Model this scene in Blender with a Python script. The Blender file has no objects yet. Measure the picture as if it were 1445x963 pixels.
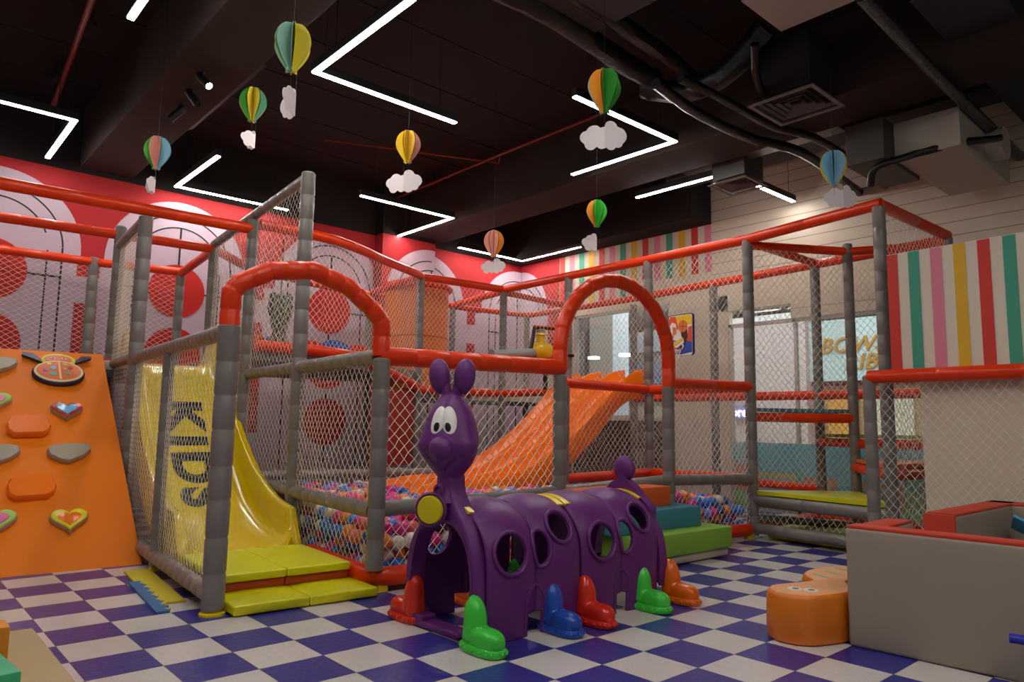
import bpy, bmesh, math, random
import numpy as np
from mathutils import Vector, Matrix, noise
random.seed(7); RNG = np.random.default_rng(7)
PI = math.pi
scn = bpy.context.scene
COL = scn.collection

# ------------------------------------------------------------------ camera frame
RC = Matrix(((0.7436, -0.6685, 0.0154), (0.0887, 0.0758, -0.9932), (0.6627, 0.7399, 0.1156)))
CAM = Vector((-1.6757, -3.4346, 1.0629)); FPX = 1017.73
def px(p):                                   # world point -> photo pixel + depth (only used to sort/choose things)
    q = RC @ (Vector(p) - CAM); return 722.5 + FPX*q.x/q.z, 481.5 + FPX*q.y/q.z, q.z
def at_depth(u, v, d):
    r = Vector(((u-722.5)/FPX, (v-481.5)/FPX, 1.0)); return CAM + (RC.transposed() @ r)*d
def at_z(u, v, z):
    r = RC.transposed() @ Vector(((u-722.5)/FPX, (v-481.5)/FPX, 1.0)); return CAM + r*((z-CAM.z)/r.z)
cam_d = bpy.data.cameras.new('camera'); cam = bpy.data.objects.new('camera', cam_d); COL.objects.link(cam)
cam_d.sensor_width = 36; cam_d.lens = 36*FPX/1445; cam_d.clip_end = 100
x_, y_, z_ = RC[0], -RC[1], -RC[2]
cam.matrix_world = Matrix(((x_[0], y_[0], z_[0], CAM.x), (x_[1], y_[1], z_[1], CAM.y), (x_[2], y_[2], z_[2], CAM.z), (0, 0, 0, 1)))
scn.camera = cam

# play-frame coordinates (s, t, z): the frame stands turned 4.2 degrees to the floor tiles
TH = -0.0733; O0 = Vector((-0.14, 0.72, 0))
EX = Vector((math.cos(TH), math.sin(TH), 0)); EY = Vector((-math.sin(TH), math.cos(TH), 0))
def ST(s, t, z=0): return O0 + EX*s + EY*t + Vector((0, 0, z))

# ------------------------------------------------------------------ materials
def lin(h):
    h = h.lstrip('#'); o = []
    for i in (0, 2, 4):
        c = int(h[i:i+2], 16)/255; o.append(c/12.92 if c <= .04045 else ((c+.055)/1.055)**2.4)
    return (*o, 1)
MATS = {}
def mat(name, col, rough=.5, metal=0, bump=0, bscale=20, coat=0, emit=None, var=0, spec=.5, emcol=None, sss=0):
    if name in MATS: return MATS[name]
    m = bpy.data.materials.new(name); m.use_nodes = True; nt = m.node_tree; b = nt.nodes['Principled BSDF']
    c = lin(col); b.inputs['Base Color'].default_value = c
    b.inputs['Roughness'].default_value = rough; b.inputs['Metallic'].default_value = metal
    b.inputs['Coat Weight'].default_value = coat; b.inputs['Coat Roughness'].default_value = .15
    b.inputs['Specular IOR Level'].default_value = spec
    if emit:
        b.inputs['Emission Color'].default_value = lin(emcol or col); b.inputs['Emission Strength'].default_value = emit
    if bump or var:
        tc = nt.nodes.new('ShaderNodeTexCoord'); n = nt.nodes.new('ShaderNodeTexNoise')
        n.inputs['Scale'].default_value = bscale; n.inputs['Detail'].default_value = 4
        nt.links.new(tc.outputs['Object'], n.inputs['Vector'])
        if bump:
            bp = nt.nodes.new('ShaderNodeBump'); bp.inputs['Strength'].default_value = bump; bp.inputs['Distance'].default_value = .01
            nt.links.new(n.outputs['Fac'], bp.inputs['Height']); nt.links.new(bp.outputs['Normal'], b.inputs['Normal'])
        if var:
            n2 = nt.nodes.new('ShaderNodeTexNoise'); n2.inputs['Scale'].default_value = 3.5; n2.inputs['Detail'].default_value = 5
            nt.links.new(tc.outputs['Object'], n2.inputs['Vector'])
            mx = nt.nodes.new('ShaderNodeMix'); mx.data_type = 'RGBA'
            mx.inputs[6].default_value = tuple(x*(1-var) for x in c[:3])+(1,); mx.inputs[7].default_value = tuple(min(1, x*(1+var)) for x in c[:3])+(1,)
            nt.links.new(n2.outputs['Fac'], mx.inputs[0]); nt.links.new(mx.outputs[2], b.inputs['Base Color'])
    MATS[name] = m; return m
red = mat('red_vinyl', '#e63a04', .36, coat=.12, bump=.3, bscale=16, var=.12, spec=.35)
grey = mat('grey_vinyl', '#7f7873', .38, coat=.15, bump=.35, bscale=24, var=.12)
netm = mat('net_cord', '#f4ecdc', .8)
yel = mat('yellow_plastic', '#e3c400', .18, coat=.5, bump=.05, bscale=4)
yvin = mat('yellow_vinyl', '#d8d40c', .35, bump=.4, bscale=9, var=.1)
orav = mat('orange_vinyl', '#f07800', .42, bump=.12, bscale=3, var=.06)
oraw = mat('orange_wall_vinyl', '#ee7c00', .55, spec=.25, bump=.12, bscale=3, var=.04)
orap = mat('orange_plastic', '#ff7b00', .3, coat=.15, spec=.4)
purp = mat('purple_plastic', '#65276f', .42, bump=.08, bscale=60, spec=.4)
white = mat('white_plastic', '#f2efe8', .3)
black = mat('black', '#100f10', .3)
yclip = mat('yellow_clip', '#f2cf10', .3)
beigev = mat('beige_vinyl', '#998c7c', .6, bump=.25, bscale=7, var=.06)
redv = mat('brick_red_vinyl', '#c2371c', .55, bump=.2, bscale=8, var=.06)
dark = mat('black_paint', '#1b1313', .85, bump=.2, bscale=10)
metal = mat('dull_metal', '#6f6e6b', .45, metal=.7, bump=.2, bscale=18)
pipe_red = mat('red_pipe_paint', '#7a2410', .5)
paper_w = mat('white_card', '#e9dede', .8)

# ------------------------------------------------------------------ mesh builder
class MB:
    def __init__(s): s.V = []; s.F = []; s.M = []
    def add(s, verts, faces, m=0):
        o = len(s.V); s.V += [tuple(v) for v in verts]; s.F += [tuple(i+o for i in f) for f in faces]; s.M += [m]*len(faces)
    def box(s, c, d, m=0, rz=0, bev=0, seg=2, bulge=0):
        bm = bmesh.new(); bmesh.ops.create_cube(bm, size=1)
        for v in bm.verts: v.co = Vector((v.co.x*d[0], v.co.y*d[1], v.co.z*d[2]))
        if bulge:
            bmesh.ops.subdivide_edges(bm, edges=bm.edges, cuts=5, use_grid_fill=True)
            for v in bm.verts:
                a, b, e = v.co.x*2/d[0], v.co.y*2/d[1], v.co.z*2/d[2]
                k = bulge
                v.co.x += k*a*abs(a)**9*(1-b*b)*(1-e*e); v.co.y += k*b*abs(b)**9*(1-a*a)*(1-e*e); v.co.z += k*e*abs(e)**9*(1-a*a)*(1-b*b)
        if bev:
            ed = [e for e in bm.edges if len(e.link_faces) == 2 and e.calc_face_angle(0) > .8]
            bmesh.ops.bevel(bm, geom=ed, offset=bev, segments=seg, affect='EDGES', profile=.6)
        R = Matrix.Rotation(rz, 3, 'Z'); bm.verts.index_update()
        s.add([R @ v.co + Vector(c) for v in bm.verts], [[v.index for v in f.verts] for f in bm.faces], m); bm.free()
    def tube(s, pts, r, m=0, n=12, seams=0, cap=True, wob=0):
        pts = [Vector(p) for p in pts]; L = [0]
        for a, b in zip(pts, pts[1:]): L.append(L[-1]+(b-a).length)
        T = L[-1]; st = set(L)
        if seams:
            k = max(1, round(T/seams))
            for i in range(1, k):
                q = T*i/k + (random.random()-.5)*seams*.1
                st |= {q-.012, q-.004, q+.004, q+.012}
            prof = lambda x: 1
            sm = [T*i/k for i in range(1, k)]
        xs = sorted(x for x in st if 0 <= x <= T)
        out = [xs[0]]
        for x in xs[1:]:
            if x-out[-1] > 1e-4: out.append(x)
        xs = out; rings = []; up = None
        def pos(x):
            for i in range(len(L)-1):
                if x <= L[i+1]+1e-9: return pts[i].lerp(pts[i+1], (x-L[i])/max(1e-9, L[i+1]-L[i])), i
            return pts[-1], len(pts)-2
        seamset = sorted(x for x in xs if x not in L)
        for j, x in enumerate(xs):
            p, i = pos(x)
            d = (pts[i+1]-pts[i]).normalized()
            near = [k for k in range(len(L)) if abs(L[k]-x) < 1e-5]
            if near and 0 < near[0] < len(pts)-1: d = ((pts[near[0]+1]-pts[near[0]]).normalized()+(pts[near[0]]-pts[near[0]-1]).normalized()).normalized()
            if up is None: up = Vector((0, 0, 1)) if abs(d.z) < .9 else Vector((1, 0, 0))
            e1 = (up - d*up.dot(d)).normalized(); e2 = d.cross(e1); up = e1
            rr = r(x/T) if callable(r) else r
            if seams and x in seamset:
                q = seamset.index(x) % 4
                if q in (1, 2): rr *= .945
                else: rr *= 1.01
            rings.append([p + e1*math.cos(2*PI*k/n)*rr*(1+wob*noise.noise(p*9+e1*k)) + e2*math.sin(2*PI*k/n)*rr for k in range(n)])
        V = [v for g in rings for v in g]; F = []
        for j in range(len(rings)-1):
            for k in range(n):
                a = j*n+k; b = j*n+(k+1) % n; F.append((a, b, b+n, a+n))
        if cap: F.append(tuple(reversed(range(n)))); F.append(tuple(range((len(rings)-1)*n, len(rings)*n)))
        s.add(V, F, m)
    def lathe(s, prof, c=(0, 0, 0), n=20, m=0, sx=1, sy=1, M=None):
        V = []; F = []; c = Vector(c)
        for r, z in prof:
            for k in range(n): V.append(Vector((r*sx*math.cos(2*PI*k/n), r*sy*math.sin(2*PI*k/n), z)))
        if M is not None: V = [M @ v for v in V]
        V = [v+c for v in V]
        for j in range(len(prof)-1):
            for k in range(n):
                a = j*n+k; b = j*n+(k+1) % n; F.append((a, b, b+n, a+n))
        if prof[0][0] > 1e-6: F.append(tuple(reversed(range(n))))
        if prof[-1][0] > 1e-6: F.append(tuple(range((len(prof)-1)*n, len(prof)*n)))
        s.add(V, F, m)
    def ball(s, c, r, m=0, n=16, k=10, M=None, e=1.0):
        rr = r if hasattr(r, '__len__') else (r, r, r); V = []; F = []; c = Vector(c)
        sg = lambda x: math.copysign(abs(x)**e, x)
        for i in range(k+1):
            a = -PI/2+PI*i/k
            for j in range(n):
                b = 2*PI*j/n; v = Vector((rr[0]*sg(math.cos(a))*sg(math.cos(b)), rr[1]*sg(math.cos(a))*sg(math.sin(b)), rr[2]*sg(math.sin(a))))
                V.append((M @ v if M is not None else v)+c)
        for i in range(k):
            for j in range(n):
                a = i*n+j; b = i*n+(j+1) % n; F.append((a, b, b+n, a+n))
        s.add(V, F, m)
    def prism(s, poly, ax, d0, d1, m=0, m_side=None):     # poly 2-D; ax(p, d) -> 3-D
        n = len(poly); V = [ax(p, d0) for p in poly]+[ax(p, d1) for p in poly]
        s.add(V, [tuple(reversed(range(n))), tuple(range(n, 2*n))], m)
        s.add(V, [(i, (i+1) % n, n+(i+1) % n, n+i) for i in range(n)], m if m_side is None else m_side)
    def build(s, name, mats, parent=None, smooth=True, local=True, weld=True, angle=40):
        if not isinstance(mats, (list, tuple)): mats = [mats]
        me = bpy.data.meshes.new(name); V = s.V
        if parent is not None and not local:
            inv = world_matrix(parent).inverted(); V = [tuple(inv @ Vector(v)) for v in V]
        me.from_pydata(V, [], s.F)
        for m in mats: me.materials.append(m)
        me.polygons.foreach_set('material_index', s.M)
        bm = bmesh.new(); bm.from_mesh(me)
        if weld: bmesh.ops.remove_doubles(bm, verts=bm.verts, dist=1e-5)
        bmesh.ops.recalc_face_normals(bm, faces=bm.faces); bm.to_mesh(me); bm.free()
        if smooth:
            me.polygons.foreach_set('use_smooth', [True]*len(me.polygons)); me.set_sharp_from_angle(angle=math.radians(angle))
        o = bpy.data.objects.new(name, me); COL.objects.link(o)
        if parent is not None: o.parent = parent
        return o
def world_matrix(o):
    m = o.matrix_basis.copy()
    while o.parent: o = o.parent; m = o.matrix_basis @ m
    return m
def thing(name, label, cat, loc=(0, 0, 0), rz=0, group=None):
    o = bpy.data.objects.new(name, None); COL.objects.link(o); o.location = loc; o.rotation_euler = (0, 0, rz)
    o.empty_display_size = .1; o['label'] = label; o['category'] = cat
    if group: o['group'] = group
    return o
def tag(o, label, cat, group=None, kind=None):
    o['label'] = label; o['category'] = cat
    if group: o['group'] = group
    if kind: o['kind'] = kind
    return o
def struct(o, label=None):
    o['kind'] = 'structure'
    if label: o['label'] = label
    return o
def plabel(o, l): o['label'] = l; return o
def stthing(name, label, cat, s, t, group=None):
    o = thing(name, label, cat, ST(s, t), TH, group); return o
def smooth_path(pts, k=8):
    P = [Vector(p) for p in pts]; P = [P[0]*2-P[1]]+P+[P[-1]*2-P[-2]]; out = []
    for i in range(1, len(P)-2):
        for j in range(k):
            u = j/k; a, b, c, d = P[i-1:i+3]
            out.append(.5*((2*b)+(c-a)*u+(2*a-5*b+4*c-d)*u*u+(3*b-a-3*c+d)*u**3))
    out.append(P[-2]); return out
def link_copy(o, parent=None):
    c = o.copy(); COL.objects.link(c)
    if parent is not None: c.parent = parent
    return c
def copy_tree(o, parent=None):
    c = link_copy(o, parent)
    for ch in o.children: copy_tree(ch, c)
    return c

# ------------------------------------------------------------------ netting (real cords, three-sided)
def net(parent, A, B, C, D, off=(0, 0, 0), cw=.07, ch=.084, r=.0023, sag=.02, mask=None, m=None, name='safety_net', z_noise=.006):
    A, B, C, D = [np.array(p, float)-np.array(off, float) for p in (A, B, C, D)]
    W = max(np.linalg.norm(B-A), np.linalg.norm(C-D)); H = max(np.linalg.norm(D-A), np.linalg.norm(C-B))
    nx = max(2, int(round(W/cw*2))); ny = max(2, int(round(H/ch*2)))
    I, J = np.meshgrid(np.arange(nx+1), np.arange(ny+1), indexing='ij')
    ok = (I+J) % 2 == 0
    u = I/nx; v = J/ny
    inn = (u > 0) & (u < 1) & (v > 0) & (v < 1)
    du = np.where(inn, RNG.normal(0, .05/nx*2, u.shape), 0); ph = RNG.random()*6
    w1 = np.sin(u*PI*2.3+ph+v*2)*np.sin(v*PI)*np.sin(u*PI)
    uu = u+du+w1*.012; vv = v+np.where(inn, RNG.normal(0, .04/ny*2, u.shape), 0)
    P = ((1-uu)*(1-vv))[..., None]*A+(uu*(1-vv))[..., None]*B+(uu*vv)[..., None]*C+((1-uu)*vv)[..., None]*D
    nrm = np.cross(B-A, D-A); nrm /= np.linalg.norm(nrm)
    P = P+nrm*(sag*np.sin(u*PI)*np.sin(v*PI)*np.cos(ph+u*3))[..., None]
    idx = -np.ones(I.shape, int); idx[ok] = np.arange(ok.sum()); N = P[ok]
    E = []
    a = idx[:-1, :-1]; b = idx[1:, 1:]; k = (a >= 0); E.append(np.stack([a[k], b[k]], 1))
    a = idx[1:, :-1]; b = idx[:-1, 1:]; k = (a >= 0); E.append(np.stack([a[k], b[k]], 1))
    E = np.concatenate(E)
    if mask is not None:
        mid = (N[E[:, 0]]+N[E[:, 1]])/2+np.array(off, float)
        E = E[[bool(mask(p)) for p in mid]]
    p0 = N[E[:, 0]]; p1 = N[E[:, 1]]; d = p1-p0; d /= np.linalg.norm(d, axis=1)[:, None]+1e-9
    e1 = np.cross(d, nrm); e1 /= np.linalg.norm(e1, axis=1)[:, None]+1e-9; e2 = np.cross(d, e1)
    ring = [e1*math.cos(q)*r+e2*math.sin(q)*r for q in (0.5, 0.5+2*PI/3, 0.5+4*PI/3)]
    V = np.stack([p0+ring[0], p0+ring[1], p0+ring[2], p1+ring[0], p1+ring[1], p1+ring[2]], 1).reshape(-1, 3)
    n = len(E); base = (np.arange(n)*6)[:, None, None]
    F = (base+np.array([[0, 1, 4, 3], [1, 2, 5, 4], [2, 0, 3, 5]])[None]).reshape(-1, 4)
    me = bpy.data.meshes.new(name); me.vertices.add(len(V)); me.vertices.foreach_set('co', V.ravel())
    me.loops.add(F.size); me.loops.foreach_set('vertex_index', F.ravel().astype(np.int32))
    me.polygons.add(len(F)); me.polygons.foreach_set('loop_start', np.arange(0, F.size, 4, dtype=np.int32)); me.polygons.foreach_set('loop_total', np.full(len(F), 4, np.int32))
    me.polygons.foreach_set('use_smooth', np.ones(len(F), bool))
    me.materials.append(m or netm); me.update()
    o = bpy.data.objects.new(name, me); COL.objects.link(o); o.parent = parent; return o

# ================================================================== THE SETTING
def floor_mat():
    m = bpy.data.materials.new('checker_vinyl'); m.use_nodes = True; nt = m.node_tree; b = nt.nodes['Principled BSDF']; N = nt.nodes.new; L = nt.links.new
    tc = N('ShaderNodeTexCoord'); ck = N('ShaderNodeTexChecker'); ck.inputs['Scale'].default_value = 1/.3
    mp = N('ShaderNodeMapping'); mp.inputs['Location'].default_value = (0, 0, .37)
    L(tc.outputs['Object'], mp.inputs['Vector']); L(mp.outputs['Vector'], ck.inputs['Vector'])
    ck.inputs['Color1'].default_value = lin('#cfc6c2'); ck.inputs['Color2'].default_value = lin('#312f86')
    n = N('ShaderNodeTexNoise'); n.inputs['Scale'].default_value = 2.2; n.inputs['Detail'].default_value = 6; L(tc.outputs['Object'], n.inputs['Vector'])
    mx = N('ShaderNodeMix'); mx.data_type = 'RGBA'; mx.blend_type = 'MULTIPLY'; mx.inputs[0].default_value = .25
    L(ck.outputs['Color'], mx.inputs[6]); L(n.outputs['Color'], mx.inputs[7]); 
    hs = N('ShaderNodeHueSaturation'); hs.inputs['Saturation'].default_value = 1.0; hs.inputs['Value'].default_value = 1.12
    L(mx.outputs[2], hs.inputs['Color'])
    # dark joints
    br = N('ShaderNodeTexBrick'); br.offset = 0; br.inputs['Scale'].default_value = 1/.3; br.inputs['Mortar Size'].default_value = .006; br.inputs['Brick Width'].default_value = 1; br.inputs['Row Height'].default_value = 1
    br.inputs['Color1'].default_value = (1, 1, 1, 1); br.inputs['Color2'].default_value = (1, 1, 1, 1); br.inputs['Mortar'].default_value = (.35, .33, .35, 1); L(tc.outputs['Object'], br.inputs['Vector'])
    m3 = N('ShaderNodeMix'); m3.data_type = 'RGBA'; m3.blend_type = 'MULTIPLY'; m3.inputs[0].default_value = 1; L(hs.outputs['Color'], m3.inputs[6]); L(br.outputs['Color'], m3.inputs[7])
    L(m3.outputs[2], b.inputs['Base Color'])
    w = N('ShaderNodeTexVoronoi'); w.inputs['Scale'].default_value = 34; L(tc.outputs['Object'], w.inputs['Vector'])
    n2 = N('ShaderNodeTexNoise'); n2.inputs['Scale'].default_value = 5; L(tc.outputs['Object'], n2.inputs['Vector'])
    ad = N('ShaderNodeMath'); ad.operation = 'ADD'; L(w.outputs['Distance'], ad.inputs[0]); L(n2.outputs['Fac'], ad.inputs[1])
    bp = N('ShaderNodeBump'); bp.inputs['Strength'].default_value = .12; bp.inputs['Distance'].default_value = .012; L(ad.outputs[0], bp.inputs['Height']); L(bp.outputs['Normal'], b.inputs['Normal'])
    b.inputs['Roughness'].default_value = .3; b.inputs['Specular IOR Level'].default_value = .45
    return m
f = MB(); f.add([(-6, -8, 0), (7.25, -8, 0), (7.25, 6.3, 0), (-6, 6.3, 0)], [(0, 1, 2, 3)])
struct(f.build('floor', floor_mat(), smooth=False), 'blue and white checkered vinyl floor')
beamm = mat('beam_brown', '#33241f', .9, bump=.4, bscale=5, var=.25)
ceilm = mat('ceiling_black', '#1d1312', .9, bump=.4, bscale=5, var=.25)
f = MB(); f.box((.625, -.85, 4.9), (13.3, 14.4, .2))
for y in np.arange(-7, 6.2, .9): f.box((.6, y, 4.797), (13, .012, .01), 1)      # slab joints
struct(f.build('ceiling', [ceilm, dark], smooth=False), 'dark painted concrete ceiling')
def beam(name, x0, x1, y0, y1, z0, m=beamm):
    b = MB(); b.box(((x0+x1)/2, (y0+y1)/2, (z0+4.8)/2), (x1-x0, y1-y0, 4.8-z0), bev=.01); return struct(b.build(name, m, smooth=False), 'dark ceiling beam')
beam('ceiling_beam', .02, .6, -8, 6.29, 4.06)
beam('ceiling_beam', 4.62, 5.3, -8, 6.29, 4.06)
beam('ceiling_beam', -5.2, -4.5, -8, 6.29, 4.06)
beam('ceiling_beam', 6.1, 6.55, -8, 2.2, 4.35, mat('beam_grey', '#3b3635', .9, var=.2))
soff = MB(); soff.box((7.0, 4.27, 4.395), (.5, 4.06, .79)); struct(soff.build('trim_soffit', dark, smooth=False), 'black soffit above the striped wall')

# back wall mural : one mesh, painted shapes laid 2 mm proud
LIL, RED, CIR, BLK = 1, 2, 3, 4
muralm = [mat('mural_lilac', '#c0a9b6', .8, spec=.2), mat('mural_lilac2', '#c0a9b6', .8, spec=.2), mat('mural_red', '#b02c30', .7, spec=.2), mat('mural_circle', '#c42c26', .7, spec=.2), mat('mural_black', '#17141a', .6), mat('black_paint', '#1b1313')]
def disc(mb, cx, cz, r, y, m, a0=0, a1=2*PI, n=40, r2=0, rx=1):
    V = []; F = []
    full = abs(a1-a0-2*PI) < 1e-6
    for i in range(n+1):
        a = a0+(a1-a0)*i/n; V.append((cx+math.cos(a)*r*rx, y, cz+math.sin(a)*r)); V.append((cx+math.cos(a)*r2*rx, y, cz+math.sin(a)*r2))
    for i in range(n): F.append((2*i, 2*i+1, 2*i+3, 2*i+2))
    mb.add(V, F, m)
def rect(mb, x0, x1, z0, z1, y, m): mb.add([(x0, y, z0), (x1, y, z0), (x1, y, z1), (x0, y, z1)], [(0, 1, 2, 3)], m)
def arch_motif(mb, cx, y, clip=(-99, 99)):
    zc = 3.02
    # white arch body under a round head
    V = []; 
    def cl(x): return max(clip[0], min(clip[1], x))
    for i in range(33):
        a = PI*i/32; V.append((cl(cx+math.cos(a)*.86), y, zc+math.sin(a)*.86))
    V = [(V[0][0], y, 0)]+V+[(V[-1][0], y, 0)]
    mb.add(V, [tuple(range(len(V)))], LIL)
    y2 = y-.003
    def arcs(r, a0, a1, w=.022):
        pts = []
        n = 30
        for i in range(n):
            b0 = a0+(a1-a0)*i/n; b1 = a0+(a1-a0)*(i+1)/n
            q = [(cx+math.cos(b0)*r, zc+math.sin(b0)*r), (cx+math.cos(b1)*r, zc+math.sin(b1)*r), (cx+math.cos(b1)*(r-w), zc+math.sin(b1)*(r-w)), (cx+math.cos(b0)*(r-w), zc+math.sin(b0)*(r-w))]
            if all(clip[0] <= p[0] <= clip[1] for p in q): mb.add([(p[0], y2, p[1]) for p in q], [(0, 1, 2, 3)], BLK)
    arcs(.68, 0.05, PI-.05, .018); arcs(.53, .35, PI-.35, .018)
    def ln(x0, x1, z0, z1):
        if x0 >= clip[0] and x1 <= clip[1]: rect(mb, x0, x1, z0, z1, y2, BLK)
    ln(cx-.68, cx-.66, .4, 3.05); ln(cx+.66, cx+.68, .4, 3.05); ln(cx-.53, cx-.512, .4, 3.0); ln(cx+.512, cx+.53, .4, 3.0)
    ln(cx-.68, cx-.3, 2.69, 2.712); ln(cx+.3, cx+.68, 2.69, 2.712)
    ln(cx-.012, cx+.012, .4, 3.54)
    for z in (2.71, 1.89, 1.07):
        if clip[0] < cx-.34 and clip[1] > cx+.34: disc(mb, cx, z, .345, y2-.003, CIR)
        elif clip[1] > cx+.2: disc(mb, cx, z, .3, y2-.003, CIR, rx=1, a0=PI/2, a1=PI*1.5) if clip[0] < cx-.3 else None
wb = MB(); wb.box((.6, 6.35, 2.0), (13.3, .1, 4.0), 2); wb.box((.6, 6.35, 4.4), (13.3, .1, .8), 5)
for i, cx in enumerate((-4.7, -2.7, -.75, 1.22, 3.38)): 
    arch_motif(wb, cx, 6.294, (-6, 4.1) if cx > 3 else (-99, 99))
for x in (-3.75, -1.78, .2, 2.25):
    rect(wb, x-.45, x+.45, 0, 2.92, 6.2925, LIL)
    rect(wb, x-.12, x+.12, 2.74, 2.96, 6.289, RED); rect(wb, x-.12, x+.12, .9, 2.42, 6.289, RED)
# right hand piece behind the pier and to the corner
arch_motif(wb, 5.05, 6.294, (5.12, 7.2)); arch_motif(wb, 7.15, 6.291, (5.9, 7.24))
rect(wb, 5.12, 6.6, 0, 3.0, 6.2925, LIL); rect(wb, 5.98, 6.16, 2.78, 3.06, 6.289, RED); rect(wb, 5.98, 6.16, 1.0, 2.45, 6.289, RED)
struct(wb.build('wall_back', muralm, smooth=False, weld=False), 'red wall with lilac arches and red circles painted on it')
pr_ = MB(); pr_.box((4.62, 6.19, 2.0), (1.0, .22, 4.0), 2); pr_.box((4.62, 6.19, 4.4), (1.0, .22, .8), 5)
arch_motif(pr_, 5.05, 6.075, (4.13, 5.115)); struct(pr_.build('trim_pier', muralm, smooth=False, weld=False), 'wall pier with a painted arch')

# right wall: siding above, stripes, two shop-front windows
sid = bpy.data.materials.new('cream_siding'); sid.use_nodes = True; nt = sid.node_tree; b = nt.nodes['Principled BSDF']; b.inputs['Roughness'].default_value = .6
tc = nt.nodes.new('ShaderNodeTexCoord'); sx = nt.nodes.new('ShaderNodeSeparateXYZ'); nt.links.new(tc.outputs['Object'], sx.inputs[0])
ma = nt.nodes.new('ShaderNodeMath'); ma.operation = 'MULTIPLY'; ma.inputs[1].default_value = 1/.155; nt.links.new(sx.outputs['Z'], ma.inputs[0])
fr = nt.nodes.new('ShaderNodeMath'); fr.operation = 'FRACT'; nt.links.new(ma.outputs[0], fr.inputs[0])
gt = nt.nodes.new('ShaderNodeMath'); gt.operation = 'GREATER_THAN'; gt.inputs[1].default_value = .93; nt.links.new(fr.outputs[0], gt.inputs[0])
mx = nt.nodes.new('ShaderNodeMix'); mx.data_type = 'RGBA'; mx.inputs[6].default_value = lin('#d8c8b4'); mx.inputs[7].default_value = lin('#9c8c7c'); nt.links.new(gt.outputs[0], mx.inputs[0]); nt.links.new(mx.outputs[2], b.inputs['Base Color'])
bp = nt.nodes.new('ShaderNodeBump'); bp.inputs['Strength'].default_value = .6; bp.inputs['Distance'].default_value = .01; nt.links.new(fr.outputs[0], bp.inputs['Height']); nt.links.new(bp.outputs['Normal'], b.inputs['Normal'])
cream = mat('cream_paint', '#d6c4ad', .7, var=.04)
brown = mat('brown_panel', '#54463a', .75, bump=.5, bscale=14, var=.4)
stc = {'r': mat('stripe_red', '#cf3326', .6), 'p': mat('stripe_pink', '#dd7f93', .6), 'g': mat('stripe_green', '#3f9b7e', .6), 'y': mat('stripe_yellow', '#dcab1c', .6)}
w = MB(); X0, X1 = 7.25, 7.37; xc = (X0+X1)/2
def wy(y0, y1, z0, z1, m): w.box((xc, (y0+y1)/2, (z0+z1)/2), (X1-X0, y1-y0, z1-z0), m)
wy(2.25, 6.3, 2.92, 4.8, 0); wy(-8, 2.25, 3.1, 4.8, 1); wy(-8, 2.25, 2.7, 3.1, 0)
wy(-8, 1.08, 2.5, 2.7, 1)
wy(4.95, 6.3, 0, 2.92, 0); wy(2.0, 2.98, 0, 2.92, 0); wy(-8, -2.2, 0, 2.5, 1)
wy(2.98, 4.95, 0, 1.16, 2); w.box((7.22, 3.96, 1.18), (.2, 1.97, .05), 0)
# stripes painted on the wall above the windows, pink patch at the corner
rs = X0-.004
def wr(y0, y1, z0, z1, m): w.add([(rs, y0, z0), (rs, y1, z0), (rs, y1, z1), (rs, y0, z1)], [(0, 1, 2, 3)], m)
wr(5.3, 6.3, 2.0, 4.0, 7); rs -= .002
V = [(rs, 6.3, .2)]+[(rs, 6.3-math.sin(PI/2*i/16)*.72, 3.02+math.cos(PI/2*i/16)*.86) for i in range(17)]+[(rs, 5.58, .2)]; w.add(V, [tuple(range(len(V)))], 8)
for r_ in (.62, .5):
    V = []; 
    for i in range(13): a_ = PI/2*i/12; V += [(rs-.002, 6.3-math.sin(a_)*r_, 3.08+math.cos(a_)*r_), (rs-.002, 6.3-math.sin(a_)*(r_-.018), 3.08+math.cos(a_)*(r_-.018))]
    w.add(V, [(2*i, 2*i+1, 2*i+3, 2*i+2) for i in range(12)], 9)
seq = 'rpgyrpgyrpgyrp'; y = 5.28
while y > 2.35:
    wr(y-.115, y, 3.3 if y < 3.6 else 3.05, 4.0, 3+['r', 'p', 'g', 'y'].index(seq[0])); seq = seq[1:]; y -= .225
disc2 = []
struct(w.build('wall_right', [cream, sid, brown, mat('stripe_red', ''), stc['p'], stc['g'], stc['y'], mat('mural_red', ''), muralm[1], muralm[4]], smooth=False, weld=False), 'cream wall with painted stripes and siding')
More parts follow.
